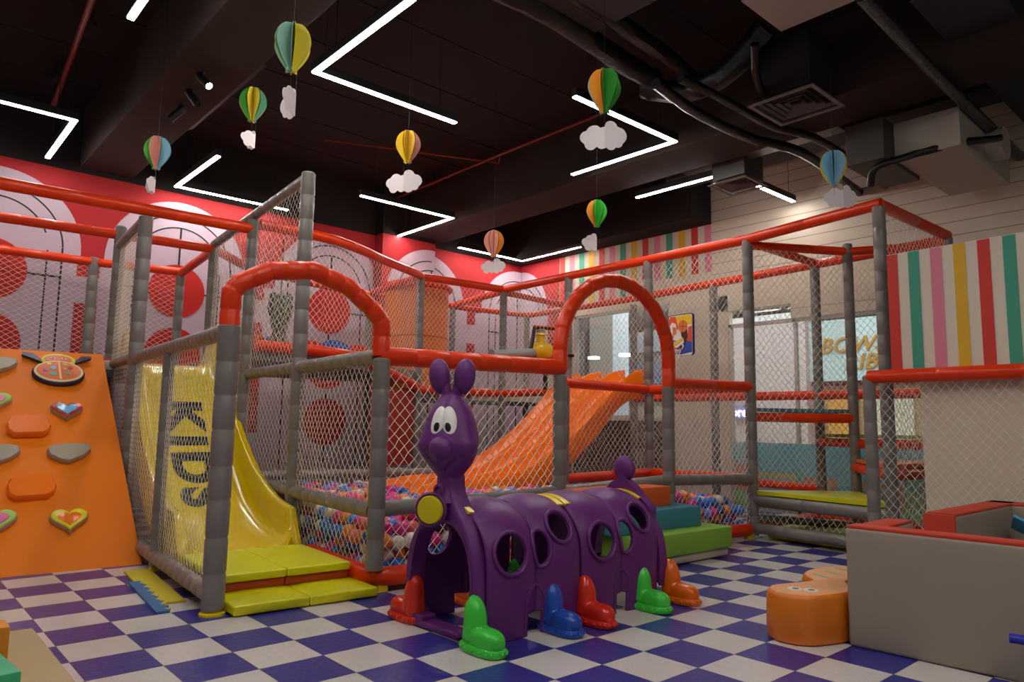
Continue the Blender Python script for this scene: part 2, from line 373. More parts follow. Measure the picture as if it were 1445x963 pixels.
# windows: frame + pane
def glass_mat():
    m = bpy.data.materials.new('window_glass'); m.use_nodes = True; nt = m.node_tree; nt.nodes.clear(); N = nt.nodes.new
    o = N('ShaderNodeOutputMaterial'); t = N('ShaderNodeBsdfTransparent'); t.inputs[0].default_value = (.93, .96, .96, 1); g = N('ShaderNodeBsdfGlossy'); g.inputs['Roughness'].default_value = .03
    fz = N('ShaderNodeFresnel'); fz.inputs['IOR'].default_value = 1.45; mx = N('ShaderNodeMixShader')
    nt.links.new(fz.outputs[0], mx.inputs[0]); nt.links.new(t.outputs[0], mx.inputs[1]); nt.links.new(g.outputs[0], mx.inputs[2]); nt.links.new(mx.outputs[0], o.inputs[0]); return m
glass = glass_mat(); framem = mat('pale_frame', '#c9c6c0', .5)
def window(n, y0, y1, z0, z1, mull):
    e = bpy.data.objects.new('window_%d' % n, None); COL.objects.link(e); e.location = (7.3, (y0+y1)/2, z0); e['kind'] = 'structure'; e['label'] = 'shop-front window in the right wall'
    fr = MB()
    for y in (y0+.02, y1-.02, *mull): fr.box((7.3, y, (z0+z1)/2), (.06, .04, z1-z0))
    for z in (z0+.02, z1-.02): fr.box((7.3, (y0+y1)/2, z), (.06, y1-y0, .04))
    fr.build('window_frame', framem, e, local=False, smooth=False)
    g = MB(); g.box((7.31, (y0+y1)/2, (z0+z1)/2), (.008, y1-y0-.04, z1-z0-.04)); g.build('pane', glass, e, local=False, smooth=False); return e
window(1, 2.98, 4.95, 1.2, 2.92, ()); w2 = window(2, -2.2, 2.0, 0, 2.5, (1.04,))
wt = MB(); wt.box((7.3, 1.54, 2.6), (.008, .88, .16)); wt.build('pane', glass, w2, local=False, smooth=False)
# printed film on the lower part of window 2
film = bpy.data.materials.new('printed_window_film'); film.use_nodes = True; nt = film.node_tree; b = nt.nodes['Principled BSDF']; b.inputs['Roughness'].default_value = .4
tc = nt.nodes.new('ShaderNodeTexCoord'); n = nt.nodes.new('ShaderNodeTexNoise'); n.inputs['Scale'].default_value = 2.1; n.inputs['Detail'].default_value = 3; nt.links.new(tc.outputs['Object'], n.inputs['Vector'])
sx = nt.nodes.new('ShaderNodeSeparateXYZ'); nt.links.new(tc.outputs['Object'], sx.inputs[0]); ad = nt.nodes.new('ShaderNodeMath'); ad.operation = 'MULTIPLY_ADD'; ad.inputs[1].default_value = .9; nt.links.new(sx.outputs['Z'], ad.inputs[0]); nt.links.new(n.outputs['Fac'], ad.inputs[2])
cr = nt.nodes.new('ShaderNodeValToRGB'); cr.color_ramp.interpolation = 'EASE'; e = cr.color_ramp.elements; e[0].position = .5; e[0].color = lin('#7fb96c'); e[1].position = 1.0; e[1].color = lin('#6cc4d2')
for p, c_ in ((.62, '#9ccf86'), (.8, '#63b9a6')): q = e.new(p); q.color = lin(c_)
nt.links.new(ad.outputs[0], cr.inputs[0]); nt.links.new(cr.outputs[0], b.inputs['Base Color'])
m_ = MB(); m_.box((7.24, -.1, .46), (.006, 4.1, .84), 0)
for i, (yy, zz, ww, hh, k) in enumerate([(1.35, .34, .55, .3, 1), (1.35, .34, .42, .2, 2), (.75, .33, .4, .28, 3), (.75, .33, .28, .16, 4), (.05, .3, .5, .3, 3), (.05, .3, .36, .18, 2), (-.8, .34, .5, .3, 1), (1.85, .42, .2, .34, 3)]):
    m_.box((7.236-.001*i, yy, zz), (.004, ww, hh), k, bev=0)
fm = m_.build('window_film', [film, mat('film_yellow', '#c9c36a', .5), mat('film_blue', '#8ab9c4', .5), mat('film_salmon', '#cf8f70', .5), mat('film_tan', '#c9b183', .5)], w2, local=False, smooth=False); plabel(fm, 'teal and green printed film on the lower glass')

# the mall outside
mallf = mat('mall_floor', '#a59a8c', .3); mallc = mat('mall_ceiling', '#e6edf2', .8)
m_ = MB(); m_.box((11.6, 0, -.05), (8.5, 22, .1)); struct(m_.build('floor_outside', mallf, smooth=False))
m_ = MB(); m_.box((11.6, 0, 3.9), (8.5, 22, .1)); struct(m_.build('ceiling_outside', mallc, smooth=False))
m_ = MB(); m_.box((14.2, 0, 2), (.1, 22, 4)); struct(m_.build('wall_outside', mat('mall_wall', '#8e8a88', .7), smooth=False))
# far shop front: brick pilaster, pale sign, window display
def ob(name, boxes, mats, label, cat, **k):
    m = MB()
    for bx in boxes: m.box(*bx)
    return tag(m.build(name, mats, smooth=False), label, cat, **k)
brickm = bpy.data.materials.new('mauve_brick'); brickm.use_nodes = True; nt = brickm.node_tree; b = nt.nodes['Principled BSDF']
tc = nt.nodes.new('ShaderNodeTexCoord'); mp = nt.nodes.new('ShaderNodeMapping'); mp.inputs['Rotation'].default_value = (PI/2, 0, PI/2); nt.links.new(tc.outputs['Object'], mp.inputs[0])
br = nt.nodes.new('ShaderNodeTexBrick'); br.inputs['Scale'].default_value = 5; br.inputs['Color1'].default_value = lin('#b79a93'); br.inputs['Color2'].default_value = lin('#a58680'); br.inputs['Mortar'].default_value = lin('#cdbab4'); nt.links.new(mp.outputs[0], br.inputs['Vector']); nt.links.new(br.outputs[0], b.inputs['Base Color'])
ob('shop_pilaster', [((10.6, 3.35, 1.5), (.5, 1.9, 3.0), 0), ((10.6, 3.35, 3.05), (.6, 2.0, .1), 1)], [brickm, white], 'mauve brick shop pilaster seen through the right window', 'pilaster')
sgn = stthing('shop_sign', 'pale shop sign with gold lettering seen through the right window', 'sign', 0, 0); sgn.location = (10.52, .6, 2.0); sgn.rotation_euler = (0, 0, 0)
m_ = MB(); m_.box((10.52, .62, 2.4), (.08, 3.8, 1.04), bev=.01); m_.build('sign_board', mat('mint_board', '#c4d6d2', .5), sgn, local=False, smooth=False)
def text_mesh(name, txt, size, mtx, m, parent, ext=.01, sp=1.0, shear=0, bold=.0):
    cu = bpy.data.curves.new(name, 'FONT'); cu.body = txt; cu.size = size; cu.extrude = ext; cu.space_character = sp; cu.shear = shear; cu.offset = bold; cu.align_x = 'LEFT'
    to = bpy.data.objects.new(name, cu); COL.objects.link(to)
    bpy.context.view_layer.update(); dg = bpy.context.evaluated_depsgraph_get()
    me = bpy.data.meshes.new_from_object(to.evaluated_get(dg)); bpy.data.objects.remove(to); bpy.data.curves.remove(cu)
    if callable(mtx):
        for v in me.vertices: v.co = mtx(v.co)
    else:
        mm = (world_matrix(parent).inverted() @ mtx) if parent else mtx
        me.transform(mm)
    me.materials.clear(); me.materials.append(m); o = bpy.data.objects.new(name, me); COL.objects.link(o)
    if parent: o.parent = parent
    return o
def wallM(x, y, z): return Matrix(((0, 0, -1, x), (-1, 0, 0, y), (0, 1, 0, z), (0, 0, 0, 1)))   # text facing -X, reading towards -Y
gold = mat('gold_letters', '#c8963c', .35, metal=.4)
text_mesh('lettering', 'BOWS & ', .36, wallM(10.47, 2.2, 2.36), gold, sgn, .02, 1.05, .25, .004)
text_mesh('lettering', 'RIBBONS', .36, wallM(10.47, 1.8, 2.07), gold, sgn, .02, 1.05, .25, .004)
ob('shop_display', [((10.9, .6, 1.0), (.5, 3.6, 1.7), 0), ((10.6, .6, 1.86), (.1, 3.8, .1), 1), ((10.6, 1.9, 1.1), (.06, .5, 1.0), 2), ((10.6, 1.1, 1.2), (.06, .6, .8), 3), ((10.6, .3, 1.1), (.06, .6, .9), 2), ((10.55, .6, .75), (.5, 3.8, .12), 4), ((10.5, .6, .35), (.4, 3.8, .7), 4)],
   [mat('display_tan', '#b89a72', .6), mat('maroon', '#7c2040', .5), mat('display_amber', '#d79a45', .5), mat('display_cream', '#d9cdb4', .5), mat('counter_white', '#d7dadb', .5)], 'shop display counter with amber goods below the pale sign', 'display')
bs = thing('lit_shop_sign', 'white glowing shop sign low behind the brick pilaster', 'sign', (10.3, 3.9, 1.3))
m_ = MB(); m_.box((10.3, 4.02, 1.36), (.06, 1.3, .24)); m_.build('sign_box', mat('sign_violet', '#8d84c8', .5), bs, local=False, smooth=False)
text_mesh('lettering', 'KIDS store', .24, wallM(10.25, 4.55, 1.28), mat('lit_white', '#ffffff', .5, emit=5), bs, .01)
# left store block: column, dark interior, ceiling lamps
col = ob('mall_column', [((8.4, 5.15, 1.9), (.45, .55, 3.8), 0)], [mat('pale_blue_paint', '#c9d3d6', .6)], 'pale blue mall column just outside the left window', 'column')
ob('far_shop_front', [((12.5, 6.5, 1.45), (.3, 5.5, 2.9), 0), ((12.3, 6.3, 2.35), (.1, 4.0, .55), 1), ((12.3, 6.3, 1.85), (.1, 4.6, .25), 2), ((12.3, 6.3, 3.1), (.12, 4.8, .5), 3), ((12.32, 6.3, 1.2), (.1, 4.4, .7), 4)],
   [mat('shop_shell', '#8d8a86', .6), mat('shop_blue', '#6d7f9e', .6), mat('shop_dark', '#4f5356', .6), mat('shop_head', '#aeb6bc', .6), mat('shop_beige', '#c2b795', .6)], 'grey and blue shop front far behind the left window', 'shop')
lampm = mat('warm_lamp', '#fff1d0', .4, emit=5)
for i, (u, v, d) in enumerate(((882, 503, 11.5), (838, 507, 12.2))):
    p = at_depth(u, v, d); m_ = MB(); m_.lathe([(.0, 0), (.1, 0), (.1, .04), (0, .04)], p, 24)
    tag(m_.build('shop_lamp', lampm), ('round shop ceiling lamp', 'smaller round shop ceiling lamp beside the column')[i]+' lit beyond the left window', 'lamp')
m_ = MB(); m_.box((7.75, 3.9, .62), (.35, 1.6, 1.24), bev=.02); tag(m_.build('storage_cabinet', brown, smooth=False), 'dark storage cabinet outside under the left window', 'cabinet')

# ================================================================== CEILING FITTINGS
lightm = mat('led_diffuser', '#ffffff', .5, emit=62, emcol='#fffaf4')
lhouse = mat('lamp_housing', '#151414', .5)
def light_arm(parent, a, b, z):
    a = Vector((*a, z)); b = Vector((*b, z)); c = (a+b)/2; d = b-a; ang = math.atan2(d.y, d.x); L = d.length+.05
    h = MB(); h.box(c+Vector((0, 0, .045)), (L, .065, .075), rz=ang); h.build('housing', lhouse, parent, local=False, smooth=False)
    h = MB(); h.box(c+Vector((0, 0, .003)), (L-.012, .046, .01), rz=ang); h.build('diffuser', lightm, parent, local=False, smooth=False)
    for p in (a.lerp(b, .12), a.lerp(b, .88)):
        h = MB(); h.tube([p+Vector((0, 0, .08)), p+Vector((0, 0, .79))], .003, n=5); h.build('hanging_wire', lhouse, parent, local=False)
LG = [((-.45, 2.2), (-.45, .75), None, 'straight ceiling light bar at the top left frame edge'),
      ((-1.6, 4.61), (-.35, 4.61), (-.35, 6.0), 'angled ceiling light above the left walkway rails'),
      ((.93, .58), (.93, 2.02), (2.4, 2.02), 'largest angled ceiling light near the top centre'),
      ((1.05, 4.6), (1.05, 6.03), (2.5, 6.0), 'angled ceiling light behind the tall grey net post'),
      ((2.94, 4.7), (4.4, 4.68), (4.4, 6.05), 'angled ceiling light beside the wall pier'),
      ((5.55, 5.98), (6.95, 5.95), (6.92, 4.52), 'angled ceiling light in the far corner'),
      ((2.86, .82), (4.34, .81), (4.31, 2.21), 'angled ceiling light behind the orange and green balloon'),
      ((5.53, 2.22), (5.55, .95), None, 'straight light bar left of the square duct vent'),
      ((6.24, .93), (7.08, .92), None, 'short light bar right of the square duct vent')]
for i, (a, b, c, lb) in enumerate(LG):
    t = thing('ceiling_light', lb, 'ceiling light', (*b, 4.0), 0, 'white light bars under the ceiling')
    light_arm(t, a, b, 4.0)
    if c: light_arm(t, b, c, 4.0)
# the same fittings go on behind the photographer
for i, (a, b, c) in enumerate([((-3.2, 1.2), (-1.8, 1.2), (-1.8, -.3)), ((-.3, -2.6), (-.3, -1.2), (1.2, -1.2)), ((.9, -4.4), (2.3, -4.4), (2.3, -3.0)), ((-3.6, -2.4), (-2.2, -2.4), (-2.2, -3.9)), ((-.3, -5.6), (-.3, -4.2), (1.2, -4.2))]):
    t = thing('ceiling_light', 'angled ceiling light over the open floor behind the viewer', 'ceiling light', (*b, 4.0), 0, 'white light bars behind the viewer')
    light_arm(t, a, b, 4.0); light_arm(t, b, c, 4.0)
# spotlights on the beam
track = MB(); track.box((.63, 3.3, 4.1), (.03, 1.9, .03)); tag(track.build('lamp_track', lhouse, smooth=False), 'black spotlight track on the ceiling beam', 'track')
for i, ((u, v), lit, aim) in enumerate((((288, 114), True, (.22, -.48, -.5)), ((272, 138), False, (.25, -.3, -.5)), ((250, 160), False, (-.4, .25, -.5)))):
    p = at_z(u, v, 3.98); d = Vector(aim).normalized()
    t = thing('spotlight', ['black spotlight with its lamp lit on the ceiling beam', 'unlit black spotlight, middle of three on the beam', 'unlit black spotlight, lowest of three on the beam'][i], 'spotlight', p, 0, 'spotlights on the ceiling beam')
    h = MB(); M = d.to_track_quat('Z', 'Y').to_matrix(); h.lathe([(.03, -.09), (.036, -.08), (.036, .09), (.03, .09), (.03, .07), (0, .07)], p, 18, M=M)
    h.build('lamp_body', lhouse, t, local=False)
    h = MB(); h.tube([p-d*.03, p+Vector((0, 0, .14))], .009, n=8); h.box(p+Vector((0, 0, .13)), (.05, .05, .04)); h.build('bracket', lhouse, t, local=False, smooth=False)
    h = MB(); h.lathe([(0, .075), (.029, .075), (.029, .08), (0, .082)], p, 18, M=M); h.build('lens', mat('lit_lens', '#ffffff', .4, emit=60) if lit else black, t, local=False)
# red sprinkler pipes
def pipe(pts, r, m, name, label, cat='pipe', **k):
    h = MB(); h.tube(pts, r, n=10, **k); return tag(h.build(name, m), label, cat)
pipe([at_z(133, -8, 4.5), at_z(75, 150, 4.5)], .028, pipe_red, 'sprinkler_pipe', 'thick red pipe running down the top left ceiling')
pipe([at_z(-60, 165, 4.55), at_z(60, 203, 4.55)], .014, pipe_red, 'sprinkler_pipe', 'thin red pipe crossing above the left light')
pipe([at_z(458, 197, 4.6), at_z(704, 230, 4.6), at_z(706, 219, 4.6)], .016, pipe_red, 'sprinkler_pipe', 'red branch pipe below the largest angled light')
pipe([at_z(505, 303, 4.6), at_z(560, 279, 4.6), at_z(704, 219, 4.6), at_z(850, 160, 4.6)], .02, pipe_red, 'sprinkler_pipe', 'long red pipe running behind the white cloud')
pipe([at_z(522, 300, 4.6), at_z(600, 312, 4.6), at_z(700, 330, 4.6)], .012, pipe_red, 'sprinkler_pipe', 'thin red pipe behind the pier light')
for u, v in ((78, 112), (612, 258), (128, 42)):
    p = at_z(u, v, 4.62); h = MB(); h.box(p, (.05, .3, .03)); h.box(p+Vector((0, 0, .09)), (.03, .03, .18)); tag(h.build('pipe_hanger', dark, smooth=False), {78: 'black pipe hanger on the top left red pipe', 612: 'black pipe hanger behind the centre cloud', 128: 'black pipe hanger near the top frame edge'}[u], 'bracket')
pipe(smooth_path([at_z(940, 215, 4.7), at_z(830, 262, 4.7), at_z(775, 292, 4.7), at_z(700, 320, 4.65)]), .012, dark, 'ceiling_cable', 'loose dark cable sagging along the ceiling beam', 'cable')
# wrapped black air ducts and hoses
wrap = mat('black_foil_wrap', '#0b0a0a', .4, bump=1.0, bscale=16, spec=.6)
pipe(smooth_path([(1.0, .75, 4.5), (2.2, .62, 4.5), (3.3, .66, 4.45), (3.75, .62, 4.4)]), .1, wrap, 'wrapped_duct', 'black foil-wrapped duct at the top centre', 'duct', wob=.25)
pipe(smooth_path([(.9, .42, 4.55), (2.2, .35, 4.55), (3.4, .35, 4.5), (3.9, .3, 4.35)]), .08, wrap, 'wrapped_duct', 'thinner black wrapped duct beside the top centre one', 'duct', wob=.25)
pipe(smooth_path([(3.72, .72, 4.35), (3.85, .35, 4.22), (3.86, -.1, 4.26), (3.84, -.5, 4.5)]), .11, wrap, 'wrapped_duct', 'black wrapped duct elbow above the orange and green balloon', 'duct', wob=.3)
pipe(smooth_path([at_z(u, v, 3.98) for u, v in ((925, 118), (985, 160), (1060, 195), (1130, 215), (1200, 262), (1240, 290), (1275, 285))]), .05, wrap, 'wrapped_duct', 'black wrapped pipe running past the square vent', 'duct', wob=.2)
pipe(smooth_path([at_z(u, v, 3.99) for u, v in ((960, 110), (1020, 140), (1090, 178), (1150, 195), (1215, 235), (1250, 262), (1290, 272))]), .04, wrap, 'wrapped_duct', 'thin wrapped pipe beside the run past the vent', 'duct', wob=.2)
pipe(smooth_path([at_z(1065, 62, 4.2), at_z(1068, 110, 4.05), at_z(1085, 138, 4.0), at_z(1115, 108, 4.25)]), .035, wrap, 'wrapped_hose', 'looping black hose left of the large vent', 'hose', wob=.3)
foil = mat('black_shiny_foil', '#4a4a50', .22, metal=.85, bump=1.0, bscale=30)
pipe([at_z(u, v, 3.98) for u, v in ((1215, -8), (1310, 95), (1412, 195), (1450, 232))], .05, foil, 'foil_duct', 'shiny foil duct slanting across the top right', 'duct', wob=.2)
pipe(smooth_path([at_z(u, v, 3.9) if 0 else at_depth(u, v, d) for u, v, d in ((1412, 195, 6.6), (1340, 205, 6.6), (1270, 225, 6.7), (1235, 238, 6.8), (1228, 262, 6.9))]), .035, wrap, 'wrapped_hose', 'black hose hanging across the ceiling unit', 'hose', wob=.3)
# two air vents
ventm = mat('vent_grey', '#6a6663', .5)
def vent(cx, cy, z, sz, hb, label, m=ventm):
    t = thing('ceiling_vent', label, 'vent', (cx, cy, z)); h = MB()
    s = sz/2
    for k in range(5):
        o_ = s*(1-.19*k); i_ = o_-(.035 if k == 0 else .018); dz = .0 if k == 0 else .02
        for (ax, ay, bx, by) in ((-1, -1, 1, -1), (1, -1, 1, 1), (1, 1, -1, 1), (-1, 1, -1, -1)):
            V = [(ax*o_, ay*o_, dz), (bx*o_, by*o_, dz), (bx*i_, by*i_, dz+.02*(k > 0)), (ax*i_, ay*i_, dz+.02*(k > 0))]
            h.add(V+[(v[0], v[1], v[2]+.012) for v in V], [(0, 1, 2, 3), (7, 6, 5, 4), (0, 1, 5, 4), (2, 3, 7, 6)])
    h.build('louvre', m, t, smooth=False)
    h = MB(); h.box((0, 0, .06+hb/2), (sz*.82, sz*.82, hb)); h.build('plenum_box', metal if hb < .3 else dark, t, smooth=False); return t
vent(4.24, -.55, 3.9, .6, .5, 'large square louvred vent at the top right')
vent(5.68, .88, 3.86, .5, .29, 'smaller square vent under a metal duct box')
h = MB(); h.box((5.45, .55, 4.2), (.35, 1.9, .16), bev=.01); tag(h.build('metal_duct', metal, smooth=False), 'flat galvanised duct over the smaller vent', 'duct')
acm = mat('unit_cream', '#b3aa9b', .6, var=.1)
t = thing('ceiling_unit', 'boxy cream air handling unit hanging at the right', 'air conditioner', (6.2, -1.15, 3.62))
h = MB(); h.box((6.2, -1.2, 3.8), (1.55, .56, .36), bev=.01); h.build('casing', acm, t, local=False, smooth=False)
h = MB(); h.box((5.62, -.75, 3.78), (.9, .35, .4), bev=.01); h.build('intake_box', mat('unit_grey', '#45413c', .6), t, local=False, smooth=False)
h = MB(); h.lathe([(.15, 0), (.155, .05), (.16, .14)], (6.3, -1.48, 3.84), 20, M=Matrix.Rotation(PI/2, 3, 'X')); h.build('fan_mouth', acm, t, local=False)
h = MB(); h.box((3.35, -1.3, 4.4), (.62, 1.15, .2), bev=.01); tag(h.build('ceiling_box', acm, smooth=False), 'pale boxed panel under the ceiling at the top edge', 'duct')
h = MB(); h.box((2.35, -.6, 4.6), (.9, 2.4, .25), bev=.01); tag(h.build('air_duct', mat('duct_brown', '#3a3230', .8), smooth=False), 'dark flat duct left of the pale boxed panel', 'duct')
h = MB(); h.box((5.4, -1.9, 4.45), (3.2, .5, .5), bev=.01); tag(h.build('air_duct', mat('duct_slate', '#2c2c30', .8), smooth=False), 'dark slate duct behind the foil duct at the top right', 'duct')

# ================================================================== BALLOONS
def balloon(u, v_top, v_bot, d, cols, rz, label, lobe0=0):
    H = (v_bot-v_top)*d/FPX; c = at_depth(u, (v_top+v_bot)/2, d); zb = c.z-H/2
    phi = math.atan2(CAM.y-c.y, CAM.x-c.x); ztop = 4.05 if (0 < c.x < .62 or 4.6 < c.x < 5.32 or 6.08 < c.x < 6.57) else 4.79
    t = thing('paper_balloon', label, 'balloon', (c.x, c.y, zb), phi-PI/2+rz, 'paper balloons hanging from the ceiling')
    prof = []
    for i in range(17):
        a = i/16; z = H*a
        w = .13*math.sin(PI*min(1, .5+.5*(1-a)/.45))**.7 if a > .55 else .13*(1-((.55-a)/.55)**1.5*.84)
        if a > .55: w = .13*math.sqrt(max(0, 1-((a-.55)/.45)**2))
        w *= .84
        if a < .06: w = .035
        prof.append((w*H/.3, z))
    n = len(cols)*2
    for k, cc in enumerate(cols):
        h = MB()
        for s_ in (0, 1):          # each coloured gore: two folded card leaves
            a = 2*PI*(k+.09+s_*.82)/len(cols)
            dv = Vector((math.cos(a), math.sin(a), 0)); nv = Vector((-dv.y, dv.x, 0))*.0012
            V = []; F = []
            for (w, z) in prof:
                V += [Vector((0, 0, z))-nv, dv*w+Vector((0, 0, z))-nv, Vector((0, 0, z))+nv, dv*w+Vector((0, 0, z))+nv]
            for i in range(len(prof)-1):
                q = 4*i; F += [(q, q+1, q+5, q+4), (q+2, q+6, q+7, q+3), (q+1, q+3, q+7, q+5)]
            h.add(V, F)
        h.build('gore', mat('card_'+cc[1:], cc, .75), t, smooth=False)
    h = MB(); h.tube([(0, 0, -.085*H/.3), (0, 0, ztop-zb)], .0012, n=5); h.build('string', lhouse, t); return t, H
def cloud(u, v, d, w, rz, label, fold=.5, tilt=0):
    c = at_depth(u, v, d); t = thing('paper_cloud', label, 'cloud', (c.x, c.y, c.z-w*.28), rz, 'white card clouds under the paper balloons')
    lob = [(-.38, .0, .14), (-.22, .08, .17), (0, .0, .2), (.15, .2, .15), (.33, .05, .18), (-.28, -.15, .14), (-.05, -.16, .12), (.14, -.16, .13), (.3, -.1, .12)]
    # outline = union of circles, sampled around the centre
    out = []
    for i in range(72):
        a = 2*PI*i/72; dx, dy = math.cos(a), math.sin(a); best = .1
        for (x, y, r) in lob:
            b_ = x*dx+y*dy; disc_ = b_*b_-(x*x+y*y-r*r)
            if disc_ > 0: best = max(best, b_+math.sqrt(disc_))
        out.append((best*dx*w, best*dy*w+w*.28))
    h = MB(); fo = fold
    def P(p, s_): return Vector((p[0]*math.cos(fo), abs(p[0])*math.sin(fo)+s_, p[1]))
    V = [P((0, w*.28), -.0015)]+[P(p, -.0015) for p in out]+[P((0, w*.28), .0015)]+[P(p, .0015) for p in out]
    n = len(out); F = []
    for i in range(n):
        j = (i+1) % n; F += [(0, 1+i, 1+j), (n+1, n+2+j, n+2+i), (1+i, n+2+i, n+2+j, 1+j)]
    h.add(V, F); h.build('card', paper_w, t, smooth=False)
    h = MB(); h.tube([(0, 0, w*.5), (0, 0, w*1.15)], .0012, n=5); h.build('string', lhouse, t); return t
Gn, Yl, Bl, Pk, Or, Dg = '#57c23c', '#e2c326', '#8fc4d6', '#e6a996', '#e59a25', '#2f8f2b'
VD = math.atan2(-3.43, -1.68)
def vyaw(off): return off
for a in [
    (413, 30, 104, 4.3, ['#8fbf8a', '#9cc7b4', '#e8dc48', '#ece050', Yl, '#e2d640'], -.5, 'yellow and sage paper balloon, largest and highest at the left'),
    (357, 122, 173, 6.1, ['#4fae3a', '#d9c43a', '#5c9c78', Pk, '#4fae3a', Pk], 0, 'dim green paper balloon hanging near the spotlights'),
    (222, 191, 240, 6.1, [Gn, Pk, Bl, '#7fa9c9', Bl, Yl], -.25, 'blue, pink and green paper balloon above the left walkway'),
    (576, 183, 231, 6.3, [Yl, '#e8c13a', Pk, Bl, Bl, Yl], .1, 'yellow paper balloon above a white cloud, left of centre'),
    (853, 95, 161, 4.7, [Or, Dg, '#2f8f2b', Dg, Bl, Bl], .35, 'orange and dark green paper balloon before the angled light'),
    (842, 281, 321, 7.2, [Or, '#3fbf3a', '#49c43c', Gn, Gn, '#2f8fae'], .2, 'bright green paper balloon before the black soffit'),
    (697, 324, 363, 7.8, ['#e9a58c', '#eab09a', Or, '#3f9c9a', Yl, Yl], 0, 'peach paper balloon in the far corner'),
    (1176, 211, 263, 5.8, [Yl, '#8cc6da', '#9ccde0', Yl, Yl, Yl], -.5, 'pale blue and yellow paper balloon at the right')]:
    balloon(*a)
cloud(417, 146, 4.3, .3, 1.2, 'white card cloud seen nearly edge-on under the largest balloon', .55)
cloud(360, 198, 6.1, .26, 1.0, 'white card cloud under the dim green balloon', .8)
cloud(219, 262, 6.1, .24, 1.35, 'narrow white cloud under the blue and pink balloon', .6)
cloud(569, 257, 6.3, .32, -.85, 'white card cloud under the yellow balloon, front on', .18)
cloud(853, 192, 4.7, .31, -.7, 'large white card cloud before the angled light', .25)
cloud(842, 343, 7.2, .3, .55, 'folded white cloud under the bright green balloon', 1.05)
cloud(696, 376, 7.8, .26, -.8, 'small white cloud in the far corner', .15)
cloud(1190, 278, 5.8, .3, -.55, 'pale white cloud under the pale blue balloon', .25)

# ================================================================== PLAY FRAME
def posts_rails(root, s0, t0):
    def post(s, t, z0, z1, r=.056, m=grey, lean=(0, 0)):
        h = MB(); h.tube([(s-s0, t-t0, z0), (s-s0+lean[0], t-t0+lean[1], z1)], r, n=14, seams=.19, wob=.05)
        h.ball((s-s0+lean[0], t-t0+lean[1], z1), (r*1.0, r*1.0, r*.35), n=14, k=6); return h.build('padded_post', m, root)
    def rail(pts, r=.05, m=red, name='padded_rail', seams=.62):
        h = MB(); h.tube([(p[0]-s0, p[1]-t0, p[2]) for p in pts], r, n=14, seams=seams, wob=.05)
        return h.build(name, m, root)
    return post, rail
def mknet(root, s0, t0):
    def f(A, B, C, D, **k): return net(root, A, B, C, D, off=(s0, t0, 0), **k)
    return f

# ---- A: slide enclosure -----------------------------------------------------------
A = stthing('slide_cage', 'netted grey and red cage around the yellow slide', 'play frame', 0, 0)
post, rail = posts_rails(A, 0, 0); nt_ = mknet(A, 0, 0)
post(0, 0, .03, 1.6, .062); post(0, 1.43, .03, 1.56, .04); post(0, 2.68, .03, 2.84, .06); post(0, 3.95, .03, 3.02, .055); post(-.05, 5.3, .03, 2.92, .055)
post(.97, 1.41, .03, 3.12, .058); post(.93, 2.65, .03, 2.98, .054); post(.93, 3.97, .03, 3.0, .052); post(.9, 5.3, .03, 2.92, .052)
rail([(0, .02, 1.575), (0, 2.68, 1.59)], .048, grey, seams=.1); rail([(0, 2.68, 1.6), (0, 5.3, 1.6)], .045, grey)
rail([(0, .02, .1), (0, 4.0, .1)], .05, grey, seams=.14)
rail([(.97, 1.41, 3.09), (.95, 2.65, 3.05), (.93, 3.97, 3.0)], .046, grey, seams=.2)
rail([(.97, .03, 1.5), (.97, 1.41, 1.5), (.95, 2.68, 1.5)], .05, grey, seams=.16)
rail([(.97, .03, .5), (.97, 1.41, .51), (.95, 2.7, .53)], .05, grey, seams=.16)
# arch over the entrance
ar = [(0, 0, 1.58), (0, 0, 1.8), (.04, 0, 1.86), (.22, 0, 1.96), (.48, 0, 2.0), (.72, 0, 1.93), (.9, 0, 1.8), (.97, 0, 1.72), (.975, 0, 1.5)]
rail(ar, .058, red, 'red_arch', .12)
h = MB(); h.lathe([(.07, 0), (.07, .012), (.05, .02), (.045, .03)], (0, 0, 0), 20); h.box((.0, 1.43, .02), (.06, .06, .04)); plabel(h.build('foot', yclip, A), 'yellow foot plate')
# upper left walkway rails
rail([(-2.6, 2.65, 2.92), (.93, 2.65, 2.9)], .052); rail([(-2.6, 3.95, 2.93), (.93, 3.97, 2.95)], .05); rail([(-2.6, 5.3, 2.9), (-.05, 5.3, 2.88), (.9, 5.3, 2.9)], .05)
rail([(0, 2.7, 2.83), (0, 3.95, 2.83)], .045, grey); rail([(.93, 3.97, 2.95), (.9, 5.3, 2.88)], .05)
nt_((0, .06, .15), (0, 1.39, .15), (0, 1.39, 1.54), (0, .06, 1.54), r=.0016); nt_((0, 1.47, .15), (0, 2.63, .15), (0, 2.63, 1.54), (0, 1.47, 1.54), sag=.03, r=.0016)
nt_((0, 2.73, .15), (0, 3.9, .15), (0, 3.9, 1.56), (0, 2.73, 1.56)); nt_((0, 2.73, 1.63), (0, 3.9, 1.63), (0, 3.9, 2.8), (0, 2.73, 2.8))
nt_((.97, .06, .12), (.97, 1.36, .12), (.97, 1.36, 1.46), (.97, .06, 1.46)); nt_((.96, 1.46, .56), (.95, 2.6, .56), (.95, 2.6, 3.02), (.96, 1.46, 3.06), cw=.08, r=.0018)
nt_((.94, 2.7, .56), (.93, 3.92, .56), (.93, 3.92, 2.98), (.94, 2.7, 3.02)); 
nt_((-2.6, 5.3, 1.6), (-.1, 5.3, 1.6), (-.1, 5.3, 2.86), (-2.6, 5.3, 2.86), cw=.09, ch=.06); nt_((.0, 5.3, 1.6), (.87, 5.3, 1.6), (.87, 5.3, 2.86), (.0, 5.3, 2.86), cw=.09, ch=.06)
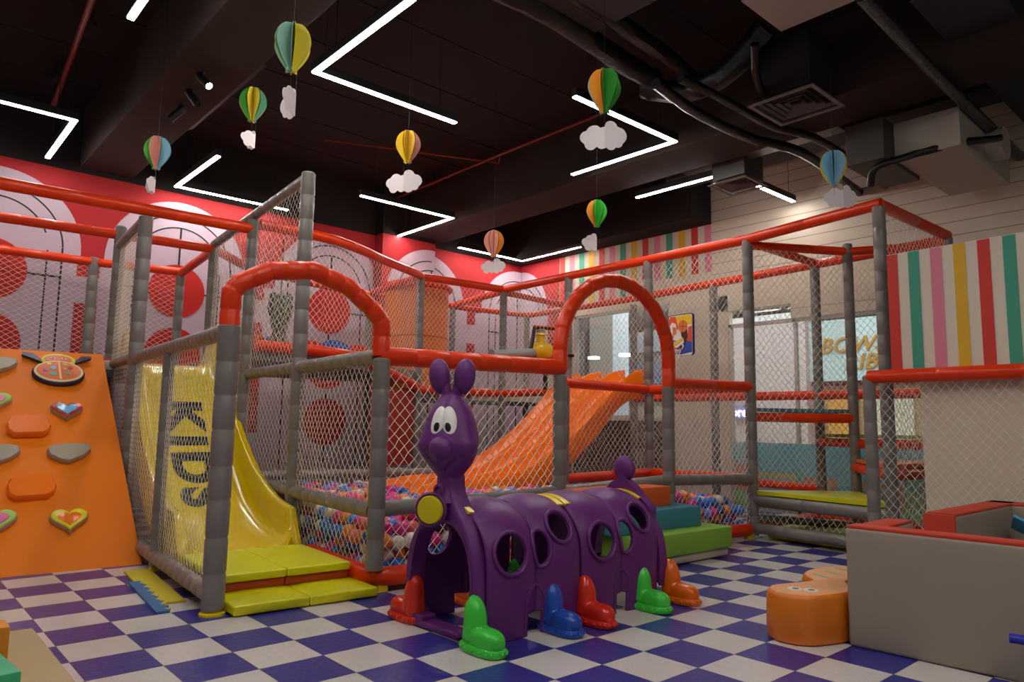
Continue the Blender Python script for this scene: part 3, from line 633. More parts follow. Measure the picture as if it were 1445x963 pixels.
h = MB(); h.box((.0-1.35+.02, 4.5, 1.5), (2.7, 1.55, .08), 0, bev=.01); h.box((-.85, 3.76, 1.585), (1.72, .06, .09), 1, bev=.01); h.box((-.85, 3.79, 1.635), (1.72, .05, .03), 2, bev=.008)
plabel(h.build('walkway_deck', [mat('deck_grey', '#6d6964', .6), white, red], A), 'raised walkway deck with white edge and red strip')
h = MB(); h.box((.48, 4.5, 1.52), (.85, 1.7, .08), bev=.01); h.build('walkway_deck', MATS['deck_grey'], A)

# ---- B: ball pit cage ------------------------------------------------------------
B0 = (1.0, 0)
B = stthing('ball_pit_cage', 'wide netted cage with a red hoop doorway around the ball pit', 'play frame', *B0)
post, rail = posts_rails(B, *B0); nb = mknet(B, *B0)
post(.97, -.02, .14, 1.47, .056); post(2.54, 0, .12, 1.45, .054); post(3.83, 0, .12, 1.42, .054); post(5.08, 0, .03, 2.98, .054)
post(5.02, 1.28, .03, 2.96, .054); post(4.95, 2.57, .03, 2.96, .054); post(4.9, 3.9, .03, 2.96, .054); post(3.52, 3.88, .03, 2.96, .054)
post(5.0, 5.38, .03, 2.95, .05); post(3.5, 5.3, .03, 2.95, .05)
rail([(.95, 0, 1.5), (2.56, 0, 1.52)], .062, red, seams=.28); rail([(.97, 0, .51), (2.54, 0, .55), (3.83, 0, .6), (5.08, 0, .57)], .05, grey, seams=.17)
rail([(3.83, 0, 1.46), (5.1, 0, 1.48)], .05, red)
rail([(.97, 1.0, .1), (.97, .1, .09), (1.02, 0, .09), (1.1, -.02, .09), (2.6, 0, .09), (4.99, 0, .09)], .062, red, 'red_base_tube', .5)
hp = [(2.54, 0, 1.5)]+[(3.19-.65*math.cos(a), 0, 1.66+.64*math.sin(a)) for a in np.linspace(.05, PI-.05, 13)]+[(3.84, 0, 1.42)]
rail(hp, .06, red, 'red_hoop', .16)
top = [(5.08, 0, 2.99), (5.02, 1.28, 2.99), (4.95, 2.57, 2.99), (4.9, 3.9, 2.99)]
rail(top, .052); rail([(4.9, 3.9, 2.99), (3.52, 3.88, 2.99)], .052)
bay = [(3.52, 3.88, 2.99), (3.38, 3.74, 2.98), (2.73, 3.32, 2.97), (2.13, 2.93, 2.97), (1.7, 2.72, 2.96), (1.3, 2.66, 2.96), (1.0, 2.66, 2.96)]
bay = smooth_path(bay, 5); rail(bay, .052)
rail([(3.52, 3.88, 2.99), (3.5, 5.3, 2.95), (5.0, 5.38, 2.95), (4.9, 3.9, 2.97)], .05)
rail([(.93, 3.97, 2.95), (1.5, 4.6, 2.93), (2.4, 5.0, 2.93), (3.5, 5.3, 2.93)], .05)
bz = lambda p: 1.78-.26*max(0, min(1, (p.x-2.3)/1.2))
bm_ = [(p.x, p.y, bz(p)) for p in bay]; rail(bm_, .055)
rail([(3.52, 3.88, 1.5), (4.9, 3.9, 1.5), (4.95, 2.57, 1.5)], .052)
rail([(4.95, 2.57, 1.5), (5.02, 1.28, 1.48)], .045); post(3.74, 1.28, .12, 1.46, .05); rail([(3.74, 1.28, 1.5), (5.02, 1.28, 1.49)], .05); rail([(3.74, 1.28, .53), (5.02, 1.28, .555), (5.06, .05, .57)], .05)
nb((3.79, 1.28, .58), (4.97, 1.28, .58), (4.97, 1.28, 1.44), (3.79, 1.28, 1.44)); rail([(5.02, 1.28, 1.48), (5.08, 0, 1.48)], .055)
rail([(5.0, 2.5, .4), (5.02, 1.28, .42)], .045); rail([(2.6, 2.57, .55), (.97, 2.66, .55)], .045, grey, seams=.2)
rail([(2.6, 2.57, .55), (4.95, 2.57, .45)], .045, grey, seams=.2)
nb((1.02, 0, .15), (2.49, 0, .15), (2.49, 0, 1.46), (1.02, 0, 1.46), r=.0028); nb((2.59, 0, .15), (3.78, 0, .15), (3.78, 0, .56), (2.59, 0, .56)); nb((3.88, 0, .15), (5.03, 0, .15), (5.03, 0, 1.42), (3.88, 0, 1.42))
nb((5.07, .05, 1.54), (5.03, 1.23, 1.54), (5.03, 1.23, 2.95), (5.07, .05, 2.95)); nb((5.02, 1.33, 1.54), (4.96, 2.52, 1.54), (4.96, 2.52, 2.95), (5.02, 1.33, 2.95)); nb((4.94, 2.62, 1.54), (4.9, 3.85, 1.54), (4.9, 3.85, 2.95), (4.94, 2.62, 2.95))
nb((5.07, .05, .5), (5.03, 1.23, .45), (5.03, 1.23, 1.45), (5.07, .05, 1.45)); nb((5.02, 1.33, .45), (4.96, 2.52, .45), (4.96, 2.52, 1.45), (5.02, 1.33, 1.45))
nb((3.57, 3.88, 1.54), (4.85, 3.9, 1.54), (4.85, 3.9, 2.95), (3.57, 3.88, 2.95)); nb((3.57, 3.88, .3), (4.85, 3.9, .3), (4.85, 3.9, 1.46), (3.57, 3.88, 1.46))
q = [bay[i] for i in (0, 7, 13, 20, 30)]
for a, b in zip(q, q[1:]): nb((a.x, a.y, bz(a)+.03), (b.x, b.y, bz(b)+.03), (b.x, b.y, b.z-.04), (a.x, a.y, a.z-.04), sag=.01)
# padded skirt and deck of the round bay
h = MB(); P = [Vector((p.x-B0[0], p.y, 0)) for p in bay if p.x > 2.6]; n = len(P); V = [(p.x, p.y+.06, .55) for p in P]+[(p.x, p.y+.06, 1.5) for p in P]; V += [(x, y+.03, z) for x, y, z in V]
F = []
for i in range(n-1): F += [(i, i+1, n+i+1, n+i), (2*n+i, 3*n+i, 3*n+i+1, 2*n+i+1), (i, 2*n+i, 2*n+i+1, i+1), (n+i, n+i+1, 3*n+i+1, 3*n+i)]
h.add(V[:], F); plabel(h.build('padded_skirt', mat('dark_red_vinyl', '#a32212', .5, bump=.2, bscale=10), B), 'dark red padded skirt under the round bay')
h = MB(); P = [Vector((p.x-B0[0], p.y, 0)) for p in bay]
poly = [(p.x, p.y) for p in reversed(P)]+[(2.5, 5.25), (0, 5.25)]
h.prism(poly, lambda p, d: (p[0], p[1]+.02, d), 1.64, 1.73); h.build('play_deck', MATS['deck_grey'], B)
h = MB(); h.box((4.0, 4.62, 1.42), (2.8, 1.4, .08), bev=.01); h.build('play_deck', MATS['deck_grey'], B)
h = MB(); h.box((4.15, 3.95, 1.45), (1.5, .08, .12), bev=.02); plabel(h.build('deck_edge', cream, B), 'cream deck edge')
for fx in (1.03, 5.0):
    h = MB(); h.box((fx-1, 0.0, .02), (.07, .07, .045), bev=.005); h.build('foot', yclip, B)

# ---- C: climbing stair tower and rear bays ---------------------------------------
C0 = (5.7, -.6)
C_ = stthing('stair_tower', 'tall netted tower of triangular steps by the right window', 'play frame', *C0)
post, rail = posts_rails(C_, *C0); nc = mknet(C_, *C0)
P7 = (5.0, -1.37); P6 = (5.98, -.58); P8 = (4.72, -1.36)
post(*P7, .03, 2.99, .054); post(*P6, .03, 2.97, .05); post(6.42, .03, .03, 2.95, .052); post(6.42, -1.36, .03, 2.96, .052); post(6.42, 1.42, .03, 2.93, .052); post(6.42, 2.8, .03, 2.8, .05)
post(*P8, .03, 1.5, .05)
rail([(5.08, 0, 2.99), (5.0, -1.4, 3.02)], .052); rail([(5.0, -1.37, 3.02), (6.42, -1.36, 2.99)], .052); rail([(6.42, -1.36, 2.95), (6.42, 2.8, 2.9), (6.3, 5.1, 2.9)], .05)
rail([(5.08, 0, 2.93), (*P6, 2.9), (6.42, -1.36, 2.9)], .045); rail([(5.08, 0, 2.97), (6.42, .03, 2.95)], .045); rail([(4.95, 3.9, 2.95), (6.35, 3.95, 2.9)], .045); rail([(5.05, 5.35, 2.93), (6.3, 5.1, 2.9)], .045)
post(6.3, 5.1, .03, 2.9, .05)
rail([(6.42, 2.8, 1.46), (6.42, -1.36, 1.44)], .052); rail([(6.42, 2.8, .42), (6.42, 0, .42)], .045)
rail([(5.08, -.02, .1), P7+(.1,)], .052, grey, seams=.35); rail([(5.1, -.02, .36), P7+(.36,)], .055, grey, seams=.28)
rail([P8+(1.5,), (4.85, -4.6, 1.5)], .055, red, seams=.5)
rail([P6+(.12,), (5.08, 0, .2)], .04, grey); rail([(5.1, .05, .12), (6.42, .03, .12), (6.42, -1.36, .12), P6+(.1,)], .045)
nc((5.09, -.05, .16), (5.01, -1.32, .16), (5.01, -1.32, .34), (5.09, -.05, .34), cw=.07)
nc((5.09, -.05, .5), (5.93, -.55, .5), (5.93, -.55, 2.88), (5.09, -.05, 2.92), sag=.03, cw=.068); nc((6.42, -.02, .2), (6.42, -1.3, .2), (6.42, -1.3, 2.9), (6.42, -.02, 2.9), cw=.07)
nc((6.42, .08, .46), (6.42, 1.36, .46), (6.42, 1.36, 2.88), (6.42, .08, 2.9), cw=.07); nc((6.42, 1.47, .46), (6.42, 2.75, .46), (6.42, 2.75, 2.78), (6.42, 1.47, 2.86), cw=.07)
nc((5.02, -1.37, 1.6), (6.4, -1.36, 1.6), (6.4, -1.36, 2.96), (5.02, -1.37, 2.98)); nc((5.02, -1.37, .2), (6.4, -1.36, .2), (6.4, -1.36, 1.4), (5.02, -1.37, 1.4))
nc((4.74, -1.4, .1), (4.86, -4.5, .1), (4.86, -4.5, 1.46), (4.74, -1.4, 1.46), sag=.01)
nc((4.9, 3.95, 1.5), (6.35, 3.95, 1.5), (6.35, 3.95, 2.9), (4.9, 3.95, 2.92)); 
def step(pts, z, mtop, label, under=red):
    h = MB(); cx = sum(p[0] for p in pts)/3; cy = sum(p[1] for p in pts)/3
    o_ = [(cx+(p[0]-cx)*1.02-C0[0], cy+(p[1]-cy)*1.02-C0[1]) for p in pts]
    h.prism(o_, lambda p, d: (p[0], p[1], d), z-.035, z, 0); plabel(h.build('step_board', mtop, C_, smooth=False), label)
    h = MB(); i_ = [(p[0]-C0[0], p[1]-C0[1], z-.09) for p in pts]
    for a, b in zip(i_, i_[1:]+i_[:1]): h.tube([a, b], .046, n=12, seams=.3)
    h.build('step_rail', under, C_)
step([(5.08, 0), P7, P6], .46, yvin, 'shiny yellow triangular step', grey)
step([P6, P7, (6.42, -1.36)], .78, mat('orange_step', '#e8752a', .5), 'orange triangular step'); step([P6, (6.42, -1.36), (6.42, .03)], 1.02, mat('green_step', '#8fae52', .6), 'green triangular step'); step([P6, (6.42, .03), (5.12, .03)], 1.27, mat('blue_step', '#4c8296', .6), 'blue triangular step')
h = MB(); h.box((.1, -.1, .06), (1.3, 1.2, .1), 0, bev=.02); h.box((-.35, -.75, .05), (.5, .5, .1), 1, bev=.02); plabel(h.build('floor_mat', [yvin, mat('blue_vinyl', '#2f6fb0', .5)], C_), 'yellow and blue padded floor inside the tower')

# striped partition behind the side net
W = stthing('striped_partition', 'white partition with red, green, pink and yellow stripes', 'partition', 4.86, -1.6)
h = MB(); h.box((.02, -1.75, .77), (.05, 3.3, 1.54), bev=.004); h.build('lower_panel', mat('warm_white_panel', '#d8c9b4', .75, var=.03), W, smooth=False)
h = MB(); h.box((-.03, -1.62, 2.02), (.05, 3.42, .98), 0)
seqs = [2, 3, 4, 5]; y = .085; k = 0; order = [2, 3, 4, 5]
cols = [1, 2, 3, 4]
pos = [(.085, -.0, 1)]; yy = -.06
for i in range(20):
    c = [1, 2, 3, 4][i % 4]; y0 = .09-.167*i; 
    if y0-.085 < -3.3: break
    h.add([(-.058, y0, 1.535), (-.058, y0-.085, 1.535), (-.058, y0-.085, 2.505), (-.058, y0, 2.505)], [(0, 1, 2, 3)], c)
h.build('striped_panel', [mat('stripe_white', '#dccfbc', .7), stc['r'], stc['g'], stc['p'], stc['y']], W, smooth=False)

# ================================================================== YELLOW SLIDE
def sweep_slide(root_off, prof_path, cross, m, name, parent, axis):
    pass
YS = stthing('yellow_slide', 'glossy yellow slide with black lettering inside the net cage', 'slide', .48, 1.1)
ypath = smooth_path([(0, 3.75, 1.62), (0, 3.45, 1.6), (0, 3.25, 1.49), (0, 3.0, 1.2), (0, 2.7, .88), (0, 2.35, .6), (0, 1.95, .36), (0, 1.55, .22), (0, 1.25, .17), (0, 1.06, .15)], 6)
def slide_mesh(path, cross, closed_under=True):
    V = []; n = len(cross(0)); L = len(path)
    for i, p in enumerate(path): V += [tuple(q) for q in [Vector((c[0], p.y, p.z+c[1])) for c in cross(i/(L-1))]]
    F = [(i*n+j, i*n+j+1, (i+1)*n+j+1, (i+1)*n+j) for i in range(L-1) for j in range(n-1)]
    return V, F, n, L
def ycross(u):
    hgt = .26*min(1, (1-u)*9+.25) if u > .8 else .26
    if u < .3: hgt = .26+.08*math.sin(PI*u/.3)
    w = .43
    half = [(w, hgt-.04), (w, hgt-.01), (w-.02, hgt), (w-.045, hgt-.005), (w-.06, hgt-.03), (w-.08, .1), (w-.11, .035), (w-.16, .006), (w-.22, 0)]
    return [(-a, b) for a, b in half]+[(a, b) for a, b in reversed(half)]
V, F, n, L = slide_mesh(ypath, ycross)
h = MB(); h.add([(x, y-1.1, z) for x, y, z in V], F)
# thickness underneath: front lip turned down to the mat
last = V[-n:]; h.add([(x, y-1.1, z) for x, y, z in last]+[(x, y-1.1-.03, z-.03) for x, y, z in last]+[(x, y-1.1-.02, .1) for x, y, z in last], [(j, j+1, n+j+1, n+j) for j in range(n-1)]+[(n+j, n+j+1, 2*n+j+1, 2*n+j) for j in range(n-1)])
# outer flanks
for k, sg in ((0, -1), (n-1, 1)):
    fl = [V[i*n+k] for i in range(L)]; o_ = [(x, y-1.1, z) for x, y, z in fl]; q = [(x+sg*.012, y-1.1, max(.08, z-.3)) for x, y, z in fl]
    h.add(o_+q, [(i, i+1, L+i+1, L+i) for i in range(L-1)])
sb = h.build('slide_body', yel, YS, angle=60)
arc = [0]
for a, b in zip(ypath, ypath[1:]): arc.append(arc[-1]+(b-a).length)
def on_slide(dist, s, lift=.004):
    for i in range(len(arc)-1):
        if arc[i+1] >= dist: 
            k = (dist-arc[i])/(arc[i+1]-arc[i]); p = ypath[i].lerp(ypath[i+1], k); d = (ypath[i+1]-ypath[i]).normalized(); nn = Vector((0, -d.z, d.y)); nn = nn if nn.z > 0 else -nn
            return Vector((s, p.y-1.1, p.z))+nn*lift
LET0 = .86
text_mesh('lettering', 'KIDS', .42, lambda co: on_slide(LET0+co.x*1.35, -.15+co.y*1.05, .004+co.z), mat('black_print', '#1d1c14', .3), YS, .0015, 1.22, 0, .02)

# ================================================================== ORANGE TRIPLE SLIDE
OS = stthing('orange_slide', 'wide orange wavy three-lane slide into the ball pit', 'slide', 3.6, 1.97)
opath = smooth_path([(0, 5.12, 1.5), (0, 4.85, 1.47), (0, 4.6, 1.34), (0, 4.2, .98), (0, 3.8, .7), (0, 3.4, .5), (0, 3.0, .4), (0, 2.6, .36), (0, 2.25, .3), (0, 2.05, .2)], 6)
def ocross(u):
    out = []; lane = .39; hh = (.15+.09*max(0, 1-u/.16)**.6)*(1 if u < .85 else max(.3, (1-u)/.15))
    for k in range(3):
        c = (k-1)*lane
        for a, b in ((-.185, .92), (-.175, 1), (-.165, .9), (-.14, .2), (-.1, .04), (-.06, 0), (-.045, .07), (-.03, .0), (0, 0), (.03, 0), (.045, .07), (.06, 0), (.1, .04), (.14, .2), (.165, .9), (.175, 1), (.185, .92)):
            out.append((c+a, b*hh))
    return [(-.595, -.1), (-.59, .05)]+out+[(.59, .05), (.595, -.1)]
V, F, n, L = slide_mesh(opath, ocross)
h = MB(); h.add([(y-3.6, x, z) for x, y, z in V], F)
un = [(V[i*n][1]-3.6, -.58, V[i*n+2][2]-.12) for i in range(L)]; un2 = [(a, .58, c) for a, b, c in un]
h.add(un+un2, [(i, i+1, L+i+1, L+i) for i in range(L-1)])
last = [(y-3.6, x, z) for x, y, z in V[-n:]]; h.add(last+[(a-.01, b, .12) for a, b, c in last], [(j, j+1, n+j+1, n+j) for j in range(n-1)])
h.build('slide_body', orap, OS, angle=50)
# orange drum enclosure on the deck
DR = stthing('orange_drum', 'tall orange padded drum on the rear deck behind the hoop nets', 'drum', 3.97, 4.75)
h = MB(); h.tube([(0, 0, 1.5), (0, 0, 3.0)], .46, n=40, seams=.75); h.build('drum_wall', orav, DR)
h = MB(); h.tube([(math.cos(a)*.47, math.sin(a)*.47, 3.0) for a in np.linspace(0, 2*PI, 33)], .05, n=10); h.build('red_ring', red, DR)
# soft hills
for i, (u, v, t, c, r) in enumerate(((352, 488, 3.4, 'r', .24), (381, 494, 3.5, 'b', .24), (438, 488, 3.4, 'r', .22), (470, 486, 3.5, 'b', .26), (503, 494, 3.6, 'r', .24), (410, 494, 3.5, 'r', .17))):
    d = RC.transposed() @ Vector(((u-722.5)/FPX, (v-481.5)/FPX, 1)); k = ((ST(0, t)-CAM).dot(EY))/d.dot(EY); P = CAM+d*k
    h = MB(); R_ = Matrix.Rotation(TH, 3, 'Z')
    V = [(math.cos(a)*r, math.sin(a)*r) for a in np.linspace(0, PI, 20)]
    h.prism(V, lambda p, dd: R_ @ Vector((p[0], dd, p[1])), -.06, .06)
    o = h.build('soft_hill', red if c == 'r' else mat('blue_foam', '#3765b8', .5, var=.1)); o.location = (P.x, P.y, 1.735)
    tag(o, ('red' if c == 'r' else 'blue')+[' half-round cushion left of the hanging green figure', ' half-round cushion just behind the hanging green figure', ' half-round cushion beside the tall grey post', ' half-round cushion below the big red circle', ' half-round cushion furthest right in the row', ' half-round cushion at the foot of the tall net'][i], 'cushion', 'half-round cushions on the rear deck')
# hanging green figure
gm = mat('dark_green_vinyl', '#3c4436', .5, bump=.3, bscale=14)
GF = thing('punching_figure', 'dark green padded figure hanging behind the tall net', 'punching bag', ST(1.34, 2.95, 1.68))
h = MB(); h.lathe([(0, 0), (.075, .01), (.1, .06), (.085, .2), (.065, .28), (.1, .4), (.13, .52), (.12, .6), (.06, .66), (0, .67)], (0, 0, 0), 20, sy=.7)
h.ball((-.08, 0, .62), (.045, .04, .07)); h.ball((.09, 0, .62), (.045, .04, .07)); h.build('body', gm, GF)
h = MB(); h.box((0, -.065, .1), (.07, .01, .08), bev=.003); plabel(h.build('label_patch', orav, GF, smooth=False), 'small orange patch')
h = MB(); h.tube([(0, 0, .66), (0, 0, 1.25)], .006, n=6); h.build('strap', black, GF)
# ball cannon
CN = thing('ball_cannon', 'yellow and grey toy ball cannon above the orange slide', 'cannon', ST(4.45, 2.5, 1.75), TH)
cy = mat('cannon_yellow', '#e3b81c', .3)
h = MB(); h.ball((0, 0, .22), (.17, .12, .115)); h.lathe([(.06, 0), (.055, .1), (.07, .11), (.06, .14)], (-.02, 0, .3), 18); h.ball((.16, 0, .22), (.08, .1, .08)); h.build('cannon_body', cy, CN)
h = MB(); h.tube([(-.1, 0, .19), (-.72, 0, .12)], .06, n=18); h.tube([(-.72, 0, .12), (-.76, 0, .116)], .068, n=18); h.build('barrel', mat('cannon_grey', '#8e8e8a', .4), CN)
h = MB(); h.lathe([(.055, 0), (.055, .06), (.035, .06)], (-.02, 0, .43), 18); h.build('hopper', MATS['cannon_grey'], CN)
h = MB(); h.tube([(-.2, 0, .1), (-.12, 0, .5), (.28, 0, .52), (.36, 0, .1)], .025, n=10); h.tube([(-.15, 0, -.02), (.3, 0, -.02)], .025, n=10); h.tube([(.06, 0, -.25), (.06, 0, .12)], .03, n=10); h.tube([(.3, 0, .2), (.52, 0, .2)], .02, n=10); h.build('mounting_frame', black, CN)
h = MB()
for k in range(7): 
    a = Vector((-.12+.06*k, 0, .505+.003*k)); h.tube([a, a+Vector((.014, 0, .002))], .029, n=10)
    b_ = Vector((.28+.012*k, 0, .5-.055*k)); h.tube([b_, b_+Vector((.004, 0, -.014))], .029, n=10)
h.build('tape_stripe', orav, CN)

# ================================================================== BASKETBALL BOARD
BBt = thing('basketball_board', 'small colourful basketball backboard hung on the net', 'basketball board', ST(4.93, .738, 1.83), TH)
def bx_(poly, m, dx, nm=None):   # poly in (t', z) on the board, facing -s
    h = MB(); h.prism(poly, lambda p, d: (-dx+d, -p[0], p[1]), -.002, .002); return h, m
def rr(w, hh, r, n=6):
    o = []
    for cx, cz, a0 in ((w-r, r, -PI/2), (w-r, hh-r, 0), (-w+r, hh-r, PI/2), (-w+r, r, PI)):
        o += [(cx+math.cos(a0+PI/2*i/n)*r, cz+math.sin(a0+PI/2*i/n)*r) for i in range(n+1)]
    return o
bc = [mat('board_navy', '#23285c', .4), mat('board_yellow', '#f2c414', .4), mat('board_red', '#e2482a', .4), mat('board_blue', '#2a4fae', .4), mat('board_green', '#7cc04a', .4), mat('board_white', '#efe9e2', .4), mat('board_orange', '#e8742a', .4), mat('board_brown', '#4a1c14', .4)]
h = MB()
def bp_(poly, m, lay): h.prism(poly, lambda p, d: (-.012-.0015*lay+d, -p[0], p[1]), -.0012, .0012, m)
h.prism(rr(.168, .45, .035), lambda p, d: (d, -p[0], p[1]), -.012, .012, 0)
bp_(rr(.158, .44, .03)[:], 5, 1)
bp_([(-.155, .2), (.03, .13), (.155, .2), (.155, .03), (.0, .012), (-.13, .02), (-.155, .06)], 3, 2)
bp_([(-.155, .02+.03), (-.04, .02), (-.09, .16), (-.155, .19)], 4, 3)
bp_([(-.155, .25), (-.1, .2), (-.03, .3), (-.06, .43), (-.13, .435), (-.155, .4)], 2, 3)
bp_([(-.07, .43), (-.02, .3), (.1, .33), (.155, .33), (.155, .41), (.13, .436)], 1, 3)
bp_([(.155, .31), (.11, .3), (.09, .15), (.155, .14)], 2, 3)
bp_([(-.12, .14), (.03, .19), (.035, .16), (-.1, .1)], 1, 5); bp_([(-.1, .09), (.02, .15), (.05, .1), (.02, .06), (-.05, .05)], 5, 5)
bp_([(-.06, .075), (.02, .12), (.03, .09), (-.02, .065)], 7, 6)
cir = [(.035+math.cos(a)*.062, .315+math.sin(a)*.066) for a in np.linspace(0, 2*PI, 25)[:-1]]
bp_([(.0, .28), (.09, .3), (.1, .2), (.06, .1), (.045, .18), (.02, .2)], 7, 4); bp_(cir, 6, 5)
for (x0, z0, x1, z1) in ((-.02, .32, .09, .305), (.035, .25, .04, .38)): bp_([(x0, z0), (x1, z1), (x1+.004, z1+.004), (x0+.004, z0+.004)], 7, 6)
bp_([(-.13, .21), (-.04, .23), (-.06, .35), (-.11, .37), (-.14, .33)], 5, 4); bp_([(-.1, .22), (-.05, .24), (-.06, .31), (-.1, .32)], 6, 5)
h.build('backboard', bc, BBt, smooth=False)
h = MB(); h.tube([(-.09+.08*math.cos(a), .03+.08*math.sin(a), .07) for a in np.linspace(0, 2*PI, 25)], .006, n=8); h.build('rim', MATS['board_red'], BBt)
h = MB()
for i in range(12):
    a = 2*PI*i/12
    for s_ in (-1, 1): h.tube([(-.09+.08*math.cos(a), .03+.08*math.sin(a), .07), (-.09+.065*math.cos(a+s_*.26), .03+.065*math.sin(a+s_*.26), .02), (-.09+.05*math.cos(a), .03+.05*math.sin(a), -.04)], .002, n=4)
h.build('hoop_net', netm, BBt)

# ================================================================== CLIMBING WALL
CW = thing('climbing_wall', 'sloping orange climbing wall with colourful soft holds', 'climbing wall', ST(-.45, 1.7), TH)
def cw(a, b, off=0):   # a: across (0 at right edge, + to the left), b: 0 bottom .. 1 top -> local coordinates of CW
    base_r = Vector((.43, .03, .0)); top_r = Vector((.34, 2.0, 1.68)); base_l = base_r+Vector((-1, 0, 0)); 
    p = base_r.lerp(top_r, b)+Vector((-1, 0, 0))*a; n_ = Vector((0, -1.68, 1.97)).normalized()
    return p+n_*off
h = MB(); Wd = 1.9
V = []; F = []; NA, NB = 14, 16
for i in range(NA+1):
    for j in range(NB+1): V.append(cw(Wd*i/NA, j/NB, .012*noise.noise(Vector((i*.4, j*.3, 1)))*min(1, j, NB-j, i)))
for i in range(NA):
    for j in range(NB): a = i*(NB+1)+j; F.append((a, a+1, a+NB+2, a+NB+1))
o_ = len(V); 
for i in range(NA+1): V.append(Vector(cw(Wd*i/NA, 1))+Vector((0, .0, -1.66)))
for i in range(NA): F.append((i*(NB+1)+NB, o_+i, o_+i+1, (i+1)*(NB+1)+NB))
F.append(tuple([j for j in range(NB+1)]+[o_])); F.append(tuple([NA*(NB+1)+j for j in range(NB+1)]+[o_+NA]))
h.add(V, F); h.build('slope_panel', [oraw], CW, angle=50)
def hold(u, v, polyf, layers, label):
    """soft hold lying on the slope; u,v is where it sits in the photo"""
    R_ = Matrix.Rotation(TH, 4, 'Z'); inv = (Matrix.Translation(ST(-.45, 1.7)) @ R_).inverted()
    o = inv @ CAM; d = (inv.to_3x3() @ (RC.transposed() @ Vector(((u-722.5)/FPX, (v-481.5)/FPX, 1))))
    p0 = cw(0, 0); n_ = Vector((0, -1.68, 1.97)).normalized(); k = (p0-o).dot(n_)/d.dot(n_); c = o+d*k
    ux = Vector((1, 0, 0)); uy = Vector((0, 1.97, 1.68)).normalized()
    h = MB(); mats = []
    for (sc, z0, z1, m, pf) in layers:
        mats.append(m); poly = [(x*sc, y*sc) for x, y in (pf or polyf)]
        n = len(poly); V = []; F = []
        for (q, zz) in ((.97, z0), (1.0, z0+(z1-z0)*.3), (1.0, z1-(z1-z0)*.25), (.94, z1)): V += [c+ux*x*q+uy*y*q+n_*zz for x, y in poly]
        for j in range(3): F += [(j*n+i, j*n+(i+1) % n, (j+1)*n+(i+1) % n, (j+1)*n+i) for i in range(n)]
        F.append(tuple(3*n+i for i in range(n))); h.add(V, F, len(mats)-1)
    return plabel(h.build('climbing_hold', mats, CW, angle=50), label)
heart = []
for i in range(40):
    a = 2*PI*i/40; x = 16*math.sin(a)**3/17; y = (13*math.cos(a)-5*math.cos(2*a)-2*math.cos(3*a)-math.cos(4*a))/17+.1; heart.append((x*.13, y*.13))
peb = [(-.15, .05), (-.13, .09), (-.05, .11), (.08, .115), (.15, .1), (.155, .04), (.1, -.03), (.0, -.09), (-.06, -.075), (-.14, -.01)]
octg = [(-.15, .02), (-.13, .09), (-.1, .12), (.08, .14), (.13, .12), (.155, -.0), (.14, -.05), (.1, -.09), (-.1, -.1), (-.14, -.06)]
hb = mat('hold_beige', '#b39b7e', .5); hg = mat('hold_grey', '#a69a86', .5); hr = mat('hold_red', '#c32a26', .35, coat=.4); hblue = mat('hold_blue', '#6db0de', .35, coat=.4); hy = mat('hold_yellow', '#e6dc1a', .35); hor = mat('hold_orange', '#ff7c14', .25, coat=.6, bump=.5, bscale=8); hgr = mat('hold_green', '#9fce5a', .4); hpk = mat('hold_pink', '#e46aa0', .4)
hold(94, 584, heart, [(1, 0, .045, hb, None), (.93, .03, .052, hr, None), (.66, .04, .058, hblue, None)], 'heart hold, blue inside a red rim')
hold(97, 739, heart, [(1.02, 0, .045, hb, None), (.96, .03, .052, hy, None), (.62, .04, .056, hor, None)], 'heart hold, orange inside a yellow rim')
hold(97, 645, peb, [(1, 0, .05, hg, None)], 'grey pebble-shaped hold'); hold(-6, 520, peb, [(1, 0, .05, hg, None)], 'grey pebble hold at the upper left'); hold(-8, 648, peb, [(1.05, 0, .05, hg, None)], 'grey pebble hold at the middle left')
hold(40, 607, octg, [(1.0, 0, .06, hor, None)], 'glossy orange angular hold, upper one'); hold(44, 694, octg, [(1.03, 0, .06, hor, None)], 'glossy orange angular hold, lower one')
hold(-8, 571, heart, [(1, 0, .045, hb, None), (.93, .03, .052, hgr, None), (.6, .04, .058, hpk, None)], 'heart hold with a green rim, upper left'); hold(-6, 741, heart, [(1.02, 0, .045, hb, None), (.93, .03, .052, hgr, None), (.6, .04, .058, hpk, None)], 'heart hold with a green rim, lower left')
ell = lambda cx, cy, rx, ry, n=28: [(cx+math.cos(2*PI*i/n)*rx, cy+math.sin(2*PI*i/n)*ry) for i in range(n)]
nav = mat('hold_navy', '#2a2444', .45); lbo = mat('hold_salmon', '#f07a48', .45); lbe = mat('hold_cream', '#f4e3a8', .45)
sp = [mat('dot_yellow', '#e9d22c', .4), mat('dot_blue', '#7fb4d8', .4), mat('dot_green', '#3fae96', .4), mat('dot_lime', '#b5d468', .4), mat('dot_purple', '#8b5fae', .4), mat('dot_brick', '#b0513a', .4)]
L_ = [(1, 0, .05, nav, ell(0, -.04, .205, .165)), (1, .02, .045, nav, [(-.12, .12), (-.2, .24), (-.27, .245), (-.28, .2), (-.2, .15), (-.1, .08)]), (1, .02, .045, nav, [(.12, .12), (.2, .23), (.27, .235), (.27, .2), (.2, .15), (.1, .08)]),
      (1, .03, .056, mat('hold_lemon', '#e6dd3a', .4), ell(0, .13, .135, .1)), (1, .03, .06, lbo, ell(0, .14, .11, .065)), (1, .03, .062, lbe, ell(0, -.04, .192, .152)), (1, .03, .066, lbo, ell(0, -.045, .178, .138)),
      (1, .03, .069, lbe, [(-.006, .09), (.006, .09), (.018, -.17), (-.0, -.17)])]
